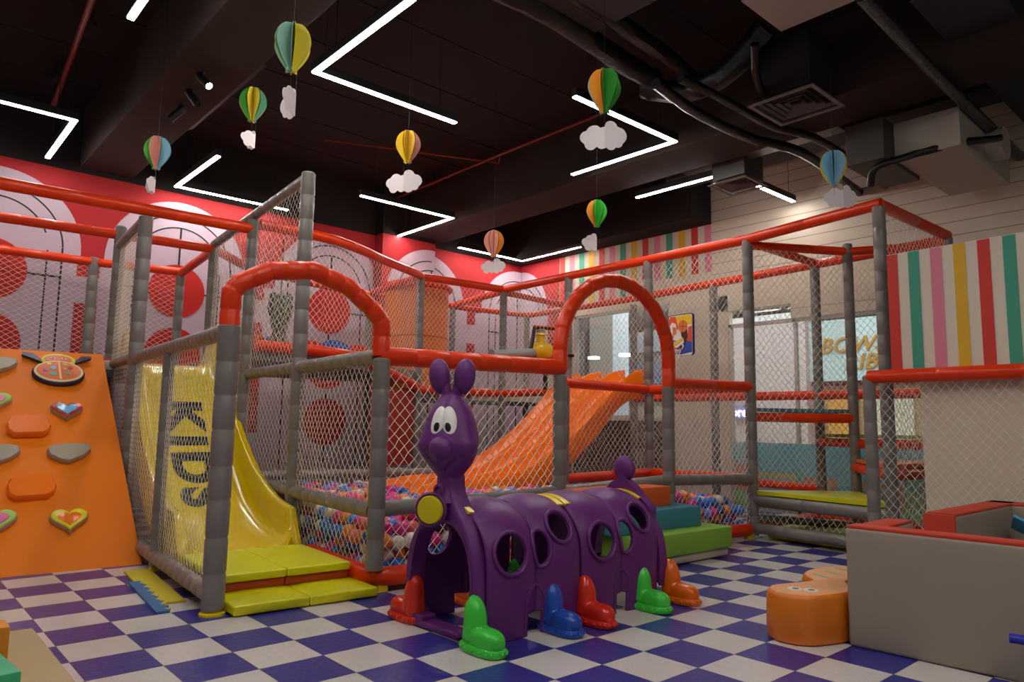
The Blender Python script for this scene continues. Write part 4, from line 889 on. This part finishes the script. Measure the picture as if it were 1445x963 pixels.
for (x, y, r, k) in ((-.08, .05, .02, 0), (-.05, -.01, .026, 1), (.05, .05, .02, 3), (.09, .0, .024, 5), (-.05, -.1, .028, 2), (.07, -.09, .02, 2), (-.11, -.05, .018, 4), (.05, -.02, .012, 3)): L_.append((1, .03, .07, sp[k], ell(x, y, r, r, 14)))
for x in (-.045, .045): L_ += [(1, .03, .066, white, ell(x, .145, .02, .016, 14)), (1, .03, .069, nav, ell(x, .145, .009, .01, 12))]
hold(82, 527, None, L_, 'ladybird-shaped hold with spots and navy antennae')

# ================================================================== MATS BEFORE THE SLIDE
def foldmat(name, s0, s1, t0, t1, z0, z1, m, label, parts=2, tilt=0):
    o = stthing(name, label, 'mat', (s0+s1)/2, (t0+t1)/2, 'crash mats at the foot of the yellow slide'); o.location.z = z0
    w_ = (s1-s0)/parts
    for k in range(parts):
        h = MB(); h.box((s0+w_*(k+.5)-(s0+s1)/2, 0, (z1-z0)/2), (w_-.004, t1-t0, z1-z0), bev=.014, seg=3, bulge=.008); h.build('mat_section', m, o)
    return o
foldmat('folding_mat', .07, .94, -.14, .42, .004, .06, yvin, 'lower yellow folding mat lying on the checkered floor')
foldmat('base_mat', .06, .9, .2, 1.02, .062, .118, mat('burnt_orange_vinyl', '#c4491a', .5, bump=.3, bscale=8), 'burnt orange mat sandwiched between the yellow mats')
foldmat('folding_mat', .06, .9, .17, 1.0, .12, .17, yvin, 'upper yellow folding mat at the slide exit')
# puzzle mat edge along the cage
pz = MB(); pz.box((0, .2, .006), (.16, 1.1, .012), 0); pz.box((-.08, -.1, .0065), (.07, .9, .013), 1); 
for k in range(13): pz.lathe([(.0, 0), (.016, 0), (.016, .0135), (0, .0135)], (-.045, -.5+.065*k, 0), 12, m=k % 2)
PZ = pz.build('puzzle_mat', [mat('puzzle_yellow', '#c9b41c', .7), mat('puzzle_blue', '#3d6a9c', .7)], smooth=False); PZ.location = ST(-.12, .72); PZ.rotation_euler.z = TH-.02
tag(PZ, 'yellow and blue puzzle mat strip beside the slide cage', 'mat')

# ================================================================== FOAM STAIRS
FS = thing('foam_stairs', 'orange, blue and green foam stairs before the ball pit', 'foam steps', (2.95, -.02, 0), -.02)
def foam(c, d, m, lab, name='foam_step', par=FS):
    h = MB(); h.box(c, d, bev=.012, seg=3, bulge=.01); return plabel(h.build(name, m, par), lab)
foam((.3, .24, .045), (1.15, .5, .07), mat('foam_base', '#c9bca8', .7), 'pale base', 'base_board')
foam((.28, .24, .165), (1.22, .56, .17), mat('foam_green', '#86b53a', .55, var=.06), 'green lowest step')
foam((.12, .32, .335), (1.1, .42, .165), mat('foam_blue', '#3d8a9c', .55, var=.06), 'blue middle step')
foam((-.08, .38, .5), (1.0, .3, .16), mat('foam_orange', '#d9601a', .55, var=.06), 'orange top step')

# ================================================================== FOAM PEN, BENCH, BLOCKS
FP = thing('foam_pen', 'beige foam play pen with brick red tops at the right', 'play pen', (2.5, -2.6, 0))
def panel(p0, p1, th, hgt, nm='foam_panel', side=1):
    """beige block with a red top cover between two floor points"""
    a = Vector((*p0, 0)); b = Vector((*p1, 0)); d = (b-a); L = d.length; ang = math.atan2(d.y, d.x); nrm = Vector((-math.sin(ang), math.cos(ang), 0))*side
    c = (a+b)/2+nrm*th/2; c.z = hgt/2-.005
    h = MB(); h.box(c, (L, th, hgt-.01), 0, rz=ang, bev=.018, seg=3, bulge=.008)
    h.box((c.x, c.y, hgt-.006), (L-.012, th-.008, .018), 1, rz=ang, bev=.008); return h.build(nm, [beigev, redv], FP, local=False)
H_ = .585
panel((2.075, -1.79), (2.2, -4.4), .13, H_, side=1)
panel((2.22, -1.8), (2.62, -1.78), .14, H_-.005, side=-1)
# back panel with a red end and the corner
panel((3.1, -1.82), (4.32, -1.84), .17, H_, side=-1)
h = MB(); h.box((3.085, -1.9, H_/2), (.025, .17, H_-.01), bev=.008, rz=0); plabel(h.build('panel_end', redv, FP, local=False), 'red end cover')
panel((4.32, -1.84), (4.32, -4.2), .17, H_, side=-1)
BT = MB(); BT.box((0, 0, 0), (.3, .3, .02), bev=.008); bb = BT.build('blue_cushion', mat('sky_vinyl', '#3f9fc4', .5)); bb.location = (3.9, -2.2, .43); bb.rotation_euler = (.5, .35, .3); tag(bb, 'bright blue cushion leaning inside the foam pen', 'cushion')
h = MB(); p = at_z(1440, 890, .2); h.tube([(0, 0, 0), (.05, -.35, 0)], .02, n=12); h.tube([(.05, -.35, 0), (.05, -.35, -.2)], .02, n=12); o = h.build('toy_tube', mat('royal_blue_plastic', '#2a2aa8', .35)); o.location = (1.98, -2.5, .21); tag(o, 'royal blue tube handle at the right frame edge', 'toy')

# wavy caterpillar bench
bo = mat('bench_orange', '#e07812', .42, coat=.1, bump=.2, bscale=6, var=.05); bt = mat('bench_peach', '#e6a06c', .5, var=.05)
BN = thing('wavy_bench', 'orange caterpillar-shaped soft bench beside the beige pen', 'bench', (2.2, -1.55, 0))
cl = smooth_path([(2.0, -1.57, 0), (2.16, -1.62, 0), (2.3, -1.6, 0), (2.45, -1.52, 0), (2.62, -1.5, 0), (2.78, -1.55, 0)], 6)
def outline(w):
    Lf = []; Rt = []
    for i, p in enumerate(cl):
        d = (cl[min(i+1, len(cl)-1)]-cl[max(i-1, 0)]).normalized(); nn = Vector((-d.y, d.x, 0)); u = i/(len(cl)-1); ww = w*(1-.42*math.exp(-((u-.46)/.13)**2))
        Lf.append(p+nn*ww); Rt.append(p-nn*ww)
    d0 = (cl[1]-cl[0]).normalized(); d1 = (cl[-1]-cl[-2]).normalized(); cap1 = []; cap0 = []
    for k in range(1, 8):
        a = PI*k/8; n1 = Vector((-d1.y, d1.x, 0)); cap1.append(cl[-1]+n1*math.cos(a)*w+d1*math.sin(a)*w); n0 = Vector((-d0.y, d0.x, 0)); cap0.append(cl[0]-n0*math.cos(a)*w-d0*math.sin(a)*w)
    return Lf+cap1+list(reversed(Rt))+cap0
o1 = outline(.15); cN = Vector((2.35, -1.56, 0)); h = MB(); n = len(o1); V = []; rings = [(.0, .006), (.006, .02), (.006, .12), (.003, .215), (-.004, .232)]
V = []
for (g, z) in rings:
    V += [Vector((p.x, p.y, z)) for p in outline(.15+g)]
V += [Vector((p.x, p.y, .242)) for p in outline(.135)]
F = [(j*n+i, j*n+(i+1) % n, (j+1)*n+(i+1) % n, (j+1)*n+i) for j in range(len(rings)) for i in range(n)]
h.add(V, F); h.add([Vector((p.x, p.y, .006)) for p in outline(.15)], [tuple(range(n))]); h.build('bench_body', bo, BN, local=False, angle=60)
h = MB(); o2 = outline(.135); V = [Vector((p.x, p.y, .242)) for p in o2]+[Vector((p.x, p.y, .246)) for p in outline(.11)]; h.add(V, [(i, (i+1) % n, n+(i+1) % n, n+i) for i in range(n)]+[tuple(range(n, 2*n))]); plabel(h.build('bench_top', bt, BN, local=False, angle=60), 'peach printed top')
def flat(cx, cy, rx, ry, rz, m, nm, par, z=.2475):
    h = MB(); c, s_ = math.cos(rz), math.sin(rz); n = 20; V = [(cx+math.cos(2*PI*i/n)*rx*c-math.sin(2*PI*i/n)*ry*s_, cy+math.cos(2*PI*i/n)*rx*s_+math.sin(2*PI*i/n)*ry*c, z) for i in range(n)]
    h.prism([(v[0], v[1]) for v in V], lambda p, d: (p[0], p[1], d), z-.002, z, 0); return h.build(nm, m, par, local=False, smooth=False)
for cx_, cy_ in ((1.99, -1.56), (2.02, -1.63)):
    e_ = flat(cx_, cy_, .045, .036, .5, mat('face_white', '#ded8c4', .5), 'printed_eye', BN); flat(cx_, cy_-.003, .018, .016, 0, mat('face_dark', '#5d6470', .5), 'pupil', e_, .249)
flat(2.17, -1.66, .05, .011, .9, mat('face_yellow', '#cfc04a', .5), 'printed_stripe', BN)
for cx_ in (2.42, 2.56, 2.7): flat(cx_, -1.5, .065, .012, 1.25, mat('face_green', '#6db795', .5), 'printed_stripe', BN)

# left-front corner: play table top with bricks
h = MB(); h.box((-1.62, -.06, .03), (1.3, 1.66, .06), bev=.006); tag(h.build('low_play_board', mat('board_tan', '#b8a076', .6, var=.05), smooth=False), 'tan play board on the floor at the bottom left', 'board')
TB = thing('green_brick_block', 'big green toy brick at the bottom left corner', 'toy block', (-1.27, -.1, .06), .1)
gb = mat('brick_green', '#35b083', .4)
h = MB(); h.box((0, 0, .05), (.18, .34, .1), bev=.008); h.build('brick', gb, TB)
h = MB()
for (x, y) in ((-.03, -.08), (-.03, .07)): h.lathe([(.065, .1), (.065, .15), (.058, .158), (0, .16)], (x, y, 0), 24)
h.build('stud', gb, TB)
h = MB(); h.box((0, 0, .09), (.16, .14, .18), bev=.008); o = h.build('orange_block', mat('block_orange', '#e08a1c', .4)); o.location = (-1.24, .15, .062); tag(o, 'plain orange toy block behind the green brick', 'toy block')
h = MB(); h.box((0, 0, .03), (.14, .12, .06), bev=.008); o = h.build('yellow_block', mat('block_yellow', '#e0b01c', .4)); o.location = (-1.2, -.34, .062); tag(o, 'yellow toy block in front of the green brick', 'toy block')

# ================================================================== CATERPILLAR TUNNEL
CT = thing('caterpillar_tunnel', 'purple plastic caterpillar crawl tunnel with a long-necked head', 'play tunnel', (.62, -.365, 0))
# local: x along the body, y across
def section(a, grow=0, bulgef=0):
    """arc parameter a in 0..1 from the near foot over the top to the far foot"""
    hw = .3+grow; side = .34; top = .65+grow
    L1 = side; L2 = PI*.3
    tot = 2*L1+L2; q = a*tot
    if q < L1: return (-hw*(.965+.035*min(1, q/side*1.5)), q)
    if q > L1+L2: return (hw*(.965+.035*min(1, (tot-q)/side*1.5)), tot-q)
    b = (q-L1)/.3; return (-hw*math.cos(b), side+(top-side)*math.sin(b)**.92 if math.sin(b) > 0 else side)
TOT = 2*.34+PI*.3
def body_seg(x0, x1, holes, far_holes):
    nx = 96; na = 190; V = []
    def bulge(u): return .04*(abs(math.sin(PI*min(1, u/.5))) if u < .5 else abs(math.sin(PI*(u-.5)/.5)))**.6
    for i in range(nx+1):
        u = i/nx; g = bulge(u)-.012
        for j in range(na+1):
            y, z = section(j/na, g); V.append(Vector((x0+(x1-x0)*u, y, z)))
    def key(i, j): return i*(na+1)+j
    aa = [j/na*TOT for j in range(na+1)]
    dele = set()
    for (hx, ha, rx, ra, fl) in holes:
        A_ = TOT-ha if fl else ha
        for i in range(nx+1):
            for j in range(na+1):
                dx = (V[key(i, j)].x-hx)/rx; da = (aa[j]-A_)/ra
                if dx*dx+da*da < 1: dele.add(key(i, j))
    F = []; 
    for i in range(nx):
        for j in range(na):
            q = (key(i, j), key(i, j+1), key(i+1, j+1), key(i+1, j)); x = V[q[0]].x; z = V[q[0]].z
            # foot cut-out in the middle
            if z < .11 and abs(x-(x0+(x1-x0)*.47)) < .05: continue
            if any(k in dele for k in q): continue
            F.append(q)
    # snap hole rims to clean ellipses
    used = set(k for q in F for k in q)
    for (hx, ha, rx, ra, fl) in holes:
        A_ = TOT-ha if fl else ha
        for k in used:
            j = k % (na+1); dx = (V[k].x-hx)/rx; da = (aa[j]-A_)/ra; d = math.hypot(dx, da)
            if 1 <= d < 1+.012/min(rx, ra):
                nxv = hx+dx/d*rx; nav_ = (A_+da/d*ra)/TOT; u = (nxv-x0)/(x1-x0); y, z = section(nav_, bulge(u)-.012); V[k] = Vector((nxv, y, z))
    h = MB(); mp = {k: i for i, k in enumerate(sorted(used))}; h.add([V[k] for k in sorted(used)], [tuple(mp[k] for k in q) for q in F])
    o = h.build('body_shell', purp, CT, angle=60)
    sm = o.modifiers.new('thickness', 'SOLIDIFY'); sm.thickness = .012; sm.offset = -1
    for (hx, ha, rx, ra, fl) in holes:
        A_ = TOT-ha if fl else ha; pts = []
        for k in range(33):
            b = 2*PI*k/32; X = hx+math.cos(b)*(rx+.008); q = (A_+math.sin(b)*(ra+.008))/TOT; u = (X-x0)/(x1-x0); y, z = section(q, bulge(u)-.006); pts.append((X, y, z))
        h = MB(); h.tube(pts, .011, n=10, cap=False); h.build('window_rim', purp, o)
    xm = x0+(x1-x0)*.47
    for s_ in (-1, 1):
        pts = []
        for X, Z in [(xm-.075, .02), (xm-.07, .14), (xm-.06, .2), (xm-.03, .235), (xm, .245), (xm+.03, .235), (xm+.06, .2), (xm+.07, .14), (xm+.075, .02)]:
            u = (X-x0)/(x1-x0); y, z = section(Z/TOT, bulge(u)-.014); pts.append((X, y if s_ < 0 else -y, z))
        h = MB(); h.tube(smooth_path(pts, 4), .009, n=8); h.build('arched_relief', purp, o)
    pts = []; X = (x0+x1)/2
    for q in np.linspace(.3, .52, 16): y, z = section(q, -.012+.006); pts.append((X+.02*math.sin((q-.3)*14), y, z))
    h = MB(); h.tube(pts, .009, n=8); h.build('moulded_ridge', purp, o); return o
hl = lambda x0: [(x0+.14, .41, .097, .082, 0), (x0+.36, .42, .048, .078, 0), (x0+.515, .505, .08, .075, 0), (x0+.14, .41, .09, .08, 1), (x0+.515, .505, .08, .075, 1)]
body_seg(.05, .72, hl(.05), 0); body_seg(.73, 1.42, hl(.74), 0)

def front_panel(x, thick, inner=True):
    """arched end frame with an egg-shaped opening and a neck"""
    out = []; N = 48
    OUTL = [(-.35, 0), (-.375, .1), (-.372, .25), (-.345, .38), (-.29, .5), (-.21, .58), (-.15, .625), (-.1, .68), (-.068, .73), (-.06, .8)]
    INN = [(-.18, .035), (-.25, .1), (-.272, .2), (-.27, .32), (-.235, .43), (-.17, .505), (-.09, .545), (0, .555)]
    o = OUTL+[(-a, b) for a, b in reversed(OUTL)]
    i_ = INN+[(-a, b) for a, b in reversed(INN[:-1])]
    so = smooth_path([(0, a, b) for a, b in OUTL], 5); so = so+[Vector((0, -p.y, p.z)) for p in reversed(so)]
    si = smooth_path([(0, a, b) for a, b in i_], 5)
    # resample both to M points by arc
    def res(P, M):
        Ls = [0]
        for a, b in zip(P, P[1:]): Ls.append(Ls[-1]+(b-a).length)
        R = []
        for k in range(M):
            q = Ls[-1]*k/(M-1); 
            for m_ in range(len(P)-1):
                if Ls[m_+1] >= q-1e-9: R.append(P[m_].lerp(P[m_+1], (q-Ls[m_])/max(1e-9, Ls[m_+1]-Ls[m_]))); break
        return R
    M = 90; so = res(so, M); si = res(si, M)
    return so, si
so, si = front_panel(0, .07)
for p_ in so: p_.y *= .77+.2*min(1, max(0, (p_.z-.5)/.25))
for p_ in si: p_.y = p_.y*.92+.012
for p_ in so+si: p_.y += .015*max(0, 1-p_.z/.6)
h = MB(); M_ = len(so); xs_ = [(.0, .012), (-.012, .0)]
def ring(P, x, g, inner=False):
    o = []
    for k, p in enumerate(P):
        a = P[max(0, k-1)]; b = P[min(len(P)-1, k+1)]; d = (b-a).normalized(); nn = Vector((0, d.z, -d.y)); o.append(Vector((x, p.y-nn.y*g, max(.0, p.z-nn.z*g))))
    return o
R = [ring(so, .085, 0), ring(so, .0, 0), ring(so, -.015, -.012), ring(so, -.018, -.03), ring(si, -.018, .03), ring(si, -.015, .01), ring(si, 0, 0), ring(si, .085, 0)]
V = [v for r in R for v in r]; F = []
for j in range(len(R)-1): F += [(j*M_+k, j*M_+k+1, (j+1)*M_+k+1, (j+1)*M_+k) for k in range(M_-1)]
F += [(7*M_+k, 7*M_+k+1, k+1, k) for k in range(M_-1)]
# threshold bar between the feet
h.add(V, F); h.box((.033, 0, .0175), (.102, .42, .035), bev=.01)
for s_ in (-1, 1): h.box((.033, s_*.215, .03), (.1, .13, .06), bev=.012)
h.build('front_frame', purp, CT, angle=60)
h = MB(); h.tube([(.03, 0, .66), (.03, 0, .7), (.03, 0, .74), (.03, 0, .8)], lambda u: .095-.035*min(1, u*1.6), n=28); h.tube([(-.03, .0, .665), (-.035, .035, .71), (-.035, .03, .735), (-.035, 0, .75), (-.035, -.03, .735), (-.035, -.035, .71), (-.03, 0, .665)], .011, n=8); h.build('neck', purp, CT)
h = MB(); Mb = Matrix.Rotation(.5, 3, 'Z') @ Matrix.Rotation(-PI/2, 3, 'Y'); h.lathe([(.072, -.01), (.072, .02), (.066, .028), (0, .032)], (-.072, .012, .625), 32, M=Mb); plabel(h.build('round_badge', mat('badge_yellow', '#d8c60c', .35), CT), 'yellow round badge')
h = MB(); h.lathe([(.07, -.09), (.09, .012), (.082, .022), (.073, .014), (.0, .012)], (-.07, .012, .625), 32, M=Mb)
h.build('badge_rim', purp, CT)
# clips
for X, w_ in ((.055, .035), (.695, .045), (.755, .045), (1.41, .035)):
    h = MB(); g = .026
    for off, t_ in ((0, 0),):
        pts = []
        V = []
        for q in np.linspace(.4, .53, 9):
            for xx in (-w_/2, w_/2):
                y, z = section(q, -.012+g); V.append((X+xx, y, z)); y, z = section(q, -.012+g-.014); V.append((X+xx, y, z))
        F = []
        for i in range(8): a = 4*i; F += [(a, a+2, a+6, a+4), (a+1, a+5, a+7, a+3), (a, a+4, a+5, a+1), (a+2, a+3, a+7, a+6)]
        F += [(0, 1, 3, 2), (32, 34, 35, 33)]; h.add(V, F)
    plabel(h.build('yellow_clip', yclip, CT, angle=30), 'yellow joining clip')
# tail panel
h = MB(); X = 1.46
tl = [( -.3, .1), (-.31, .25), (-.285, .4), (-.23, .5), (-.23, .56), (-.15, .63), (-.09, .69), (-.045, .72)]
so2 = smooth_path([(0, a, b) for a, b in tl], 5); so2 = so2+[Vector((0, -p.y, p.z)) for p in reversed(so2)]
in2 = [Vector((0, -math.cos(PI*k/(len(so2)-1))*.22, .22+math.sin(PI*k/(len(so2)-1))*.31)) for k in range(len(so2))]
m2 = len(so2); V = [(X-.04, p.y, p.z) for p in so2]+[(X+.03, p.y, p.z) for p in so2]+[(X+.03, p.y, p.z) for p in in2]+[(X-.04, p.y, p.z) for p in in2]
F = [(j*m2+k, j*m2+k+1, ((j+1) % 4)*m2+k+1, ((j+1) % 4)*m2+k) for j in range(4) for k in range(m2-1)]; h.add(V, F)
h.ball((X, 0, .79), (.045, .085, .085), n=20, k=12); h.tube([(X, 0, .66), (X, 0, .76)], .045, n=16); h.build('tail_frame', purp, CT, angle=60)
# head
fa = math.radians(214)
HD = bpy.data.objects.new('head', None)
def head_pt(az, z):
    P = [(.76, .058), (.785, .066), (.81, .088), (.85, .122), (.9, .147), (.96, .16), (1.01, .157), (1.06, .146), (1.11, .128), (1.155, .105), (1.19, .08), (1.215, .055), (1.228, .034), (1.235, .0)]
    for (z0, r0), (z1, r1) in zip(P, P[1:]):
        if z <= z1:
            k = (z-z0)/(z1-z0); k2 = k; r = r0+(r1-r0)*k2; break
    g = lambda a0, sa, zc, sz: math.exp(-((az-a0)/sa)**2-((z-zc)/sz)**2)
    r += .02*g(0, .42, .94, .042)+.028*(g(1.0, .4, .94, .06)+g(-1.0, .4, .94, .06))-.012*g(0, .6, 1.07, .06)
    mz = .9-.075*math.cos(min(1, abs(az)/.62)*PI/2); r -= .016*math.exp(-((z-(mz))/.011)**2)*(1 if abs(az) < .75 else 0)
    r *= .93
    return r
h = MB(); V = []; nz_, na_ = 70, 96; zs = [.76+.475*(1-math.cos(PI*i/nz_))/2 if False else .76+.475*math.sin(PI/2*i/nz_) for i in range(nz_+1)]
for z in zs:
    for k in range(na_):
        a = 2*PI*k/na_; az = (a+PI) % (2*PI)-PI; r = head_pt(az, z); V.append((.03+math.cos(fa+a)*r, math.sin(fa+a)*r, z))
F = [(i*na_+k, i*na_+(k+1) % na_, (i+1)*na_+(k+1) % na_, (i+1)*na_+k) for i in range(nz_) for k in range(na_)]
h.add(V, F)
fx, fy = math.cos(fa), math.sin(fa); lx, ly = -fy, fx          # face forward, face left
for s_ in (-1, 1):
    bx0 = Vector((.03, 0, 1.2)); top = Vector((.03+lx*.07*s_, ly*.07*s_, 1.3)); h.tube([bx0+Vector((lx*.02*s_, ly*.02*s_, 0)), bx0.lerp(top, .6)+Vector((0, 0, .02))], .03, n=14)
    R_ = Matrix.Rotation(fa, 3, 'Z') @ Matrix.Rotation(-.12*s_, 3, 'X'); h.ball(top+Vector((0, 0, .015)), (.055, .058, .096), n=22, k=14, M=R_)
h.ball((.03+fx*.15, fy*.15, .94), (.052, .062, .06), n=26, k=18, M=Matrix.Rotation(fa, 3, 'Z'))
for s_ in (-1, 1): a_ = fa+s_*.95; h.ball((.03+math.cos(a_)*.115, math.sin(a_)*.115, .945), (.05, .055, .065), n=24, k=16, M=Matrix.Rotation(a_, 3, 'Z'))
HEAD = h.build('head', purp, CT, angle=60)
M3 = Matrix(((fx, lx, 0), (fy, ly, 0), (0, 0, 1)))
for s_, nm in ((-1, 'r'), (1, 'l')):
    az = .27*s_; r = head_pt(az, 1.07)-.012; c = Vector((.03+math.cos(fa+az)*r, math.sin(fa+az)*r, 1.065)); h = MB(); Mz = Matrix.Rotation(fa+az*.9, 3, 'Z') @ Matrix.Rotation(-.16, 3, 'Y') @ Matrix.Rotation(.1*s_, 3, 'X')
    h.ball(c, (.03, .041, .09), n=24, k=16, M=Mz); e_ = h.build('eye', white, HEAD); h = MB(); az2 = az*.75
    c2 = c+Mz @ Vector((.0225, -.006*s_, -.018)); h.ball(c2, (.009, .018, .03), n=18, k=12, M=Mz); h.build('pupil', black, e_)
# boots
def boot(x, y, side, m, label, yaw=0):
    t = Vector((x-.62, y+.365, 0)); h = MB(); s_ = side      # toe points to -y for the near side (s_=-1)
    M = Matrix.Rotation(yaw, 3, 'Z')
    def P(a, b, c): return t+M @ Vector((a, b*s_, c))
    h.tube([P(0, 0, .06), P(0, 0, .1), P(0, 0, .13), P(0, 0, .155), P(0, -.004, .18), P(0, -.008, .2), P(0, -.011, .215), P(0, -.014, .228), P(0, -.016, .238), P(0, -.018, .244), P(0, -.018, .248)], lambda u: (.062-.014*u) if u < .45 else .0557*math.sqrt(max(.02, 1-((u-.45)/.55)**2)), n=20)
    R_ = M
    h.ball(P(0, .085, .06), (.058, .105, .058), n=22, k=14, M=M, e=.75); h.ball(P(0, .01, .07), (.056, .06, .065), n=20, k=12, M=M, e=.75)
    # sole: welt outline
    pts = []
    for k in range(40):
        a = 2*PI*k/40; sx_ = math.copysign(abs(math.cos(a))**.75, math.cos(a)); sy_ = math.copysign(abs(math.sin(a))**.75, math.sin(a)); pts.append((sx_*.066, .06+sy_*.135))
    n = 40; V = []
    for (g, z) in ((1, 0.004), (1.03, .01), (1.03, .034), (.97, .04)): V += [P(a*g, .06+(b-.06)*g, z) for a, b in pts]
    F = [(j*n+i, j*n+(i+1) % n, (j+1)*n+(i+1) % n, (j+1)*n+i) for j in range(3) for i in range(n)]+[tuple(range(n)), tuple(range(3*n, 4*n))]
    h.add(V, F)
    for k in range(0, 40, 2): a, b = pts[k]; h.ball(P(a*1.02, .06+(b-.06)*1.02, .022), (.009, .009, .01), n=8, k=6)
    for k in range(5): 
        for q in (-.018, .018): h.ball(P(q, .05+.018*k, .118-.0035*k), (.009, .006, .006), n=8, k=5, M=M)
    return plabel(h.build('boot', m, CT, angle=50), label)
bg = mat('boot_green', '#3fce3f', .3, coat=.2); bb_ = mat('boot_blue', '#1f4fb4', .3, coat=.2); br_ = mat('boot_red', '#d92a0c', .25, coat=.4); bo_ = mat('boot_orange', '#e8690c', .3, coat=.2)
for x, m, l in ((.59, bg, 'bright green boot at the front'), (1.11, bb_, 'blue boot'), (1.37, br_, 'red boot at the body joint'), (1.86, bg, 'green boot on the rear half'), (2.15, bo_, 'orange boot at the tail')):
    boot(x, -.675, -1, m, l, 0)
boot(.64, -.09, 1, br_, 'red boot on the far front side')
for x, m, l in ((1.11, bo_, 'orange boot on the far side'), (1.37, bg, 'green boot on the far side'), (1.86, bb_, 'blue boot on the far side')): boot(x, -.06, 1, m, l)

# ================================================================== BALLS
bcol = {'pink': '#e02088', 'blue': '#1f7ad6', 'white': '#d6cec2', 'orange': '#f08010', 'navy': '#1f4f9a', 'lilac': '#6f7fe0', 'salmon': '#f2706a', 'charcoal': '#3a3840'}
bm_s = {k: mat('ball_'+k, v, .35) for k, v in bcol.items()}
wts = ['pink']*26+['blue']*22+['white']*16+['orange']*12+['navy']*8+['lilac']*8+['salmon']*8+['charcoal']*4
r = .05; pts = []
def blocked(s, t, z):
    if 2.1 < s < 5.2 and 1.3 < t < 2.6: 
        zz = np.interp(s, [2.05, 2.6, 3.4, 3.8, 5], [.2, .36, .5, .7, 1.5]); 
        if z > zz-.2: return True
    return False
top = .47
nz = 6
for k in range(nz):
    z = .07+r+k*r*1.6
    for i in range(60):
        for j in range(34):
            s = 1.03+r+(i+(k % 2)*.5)*r*2.04; t = .03+r+(j+(k % 2)*.5)*r*2.04
            if s > 4.98 or t > 2.5: continue
            front = t < .03+r*4 or s < 1.03+r*4
            lim = .47 if s < 2.2 else (.47 if s < 4.2 else .42-.2*max(0, s-4.6))
            lim += .05*noise.noise(Vector((s*1.3, t*1.3, 0)))
            if z+r > lim+.03: continue
            if not front and z+r < lim-2.2*r: continue
            jx = random.uniform(-1, 1)*r*.22; jy = random.uniform(-1, 1)*r*.22
            if blocked(s, t, z): continue
            pts.append((s+jx, t+jy, z+random.uniform(-.3, .3)*r))
def hidden(p):
    u, v, d = px(p)
    if 600 < u < 945 and v > 690: return True
    if 860 < u < 1000 and v > 685: return True
    if u < 425 or u > 1062: return True
    return False
cand = []
rest = []
for (s, t, z) in pts:
    P = ST(s, t, z); u, v, d = px(P)
    vis = (not hidden(P)) and (t < .03+2*r*1.1 or s < 1.03+2*r*1.1 or z > .33)
    cand.append((d, P, vis))
vis = sorted([c for c in cand if c[2]], key=lambda c: c[0]); ind = vis[:300]; ids = set(id(c) for c in ind); rest = [c for c in cand if id(c) not in ids]
proto = {}
for c in ind:
    k = random.choice(wts); d, P, _ = c
    if k not in proto:
        h = MB(); h.ball((0, 0, 0), r, n=20, k=14); o = h.build('plastic_ball', bm_s[k]); proto[k] = o
    else: o = link_copy(proto[k])
    o.location = P; o.rotation_euler = (random.random()*3, random.random()*3, 0); sc_ = random.choice((.88, 1.0, 1.05, 1.12)); o.scale = (sc_, sc_, sc_)
    o['label'] = {'pink': 'hot pink', 'blue': 'sky blue', 'white': 'off-white', 'orange': 'orange', 'navy': 'dark navy', 'lilac': 'lilac blue', 'salmon': 'salmon', 'charcoal': 'charcoal'}[k]+' plastic ball near the nets of the ball pit'; o['category'] = 'ball'; o['group'] = k+' balls in the ball pit'
h = MB(); keys = list(bcol)
bmm = bmesh.new(); bmesh.ops.create_icosphere(bmm, subdivisions=2, radius=r); iv = [v.co.copy() for v in bmm.verts]; bmm.verts.index_update(); ifc = [tuple(v.index for v in f.verts) for f in bmm.faces]; bmm.free()
for c in rest:
    k = keys.index(random.choice(wts)); P = c[1]; h.add([v+P for v in iv], ifc, k)
o = h.build('ball_pit_filling', [bm_s[k] for k in keys], weld=False); tag(o, 'mass of small mixed plastic balls filling the pit', 'balls', None, 'stuff')
print('balls', len(ind), len(rest))

# ================================================================== LIGHT
wd = bpy.data.worlds.new('world'); scn.world = wd; wd.use_nodes = True; bgn = wd.node_tree.nodes['Background']; bgn.inputs[0].default_value = (.85, .8, .78, 1); bgn.inputs[1].default_value = .16
def area(name, loc, rot, sx_, sy_, pw, col):
    l = bpy.data.lights.new(name, 'AREA'); l.shape = 'RECTANGLE'; l.size = sx_; l.size_y = sy_; l.energy = pw; l.color = col
    o = bpy.data.objects.new(name, l); COL.objects.link(o); o.location = loc; o.rotation_euler = rot; return o
area('mall_fill_main', (10.0, 1.0, 3.8), (0, 0, 0), 4.5, 14, 300, (.86, .93, 1.0))  # added area lamp that brightens the mall, stands for no particular fixture
area('mall_fill_near', (8.6, 1.0, 3.7), (0, 0, 0), 1.2, 10, 120, (.86, .93, 1.0))  # second added fill lamp, overhead on the strip just outside the windows
scn.view_settings.view_transform = 'Standard'; scn.view_settings.look = 'None'; scn.view_settings.gamma = 1; scn.view_settings.exposure = 0.0; scn.view_settings.use_curve_mapping = False
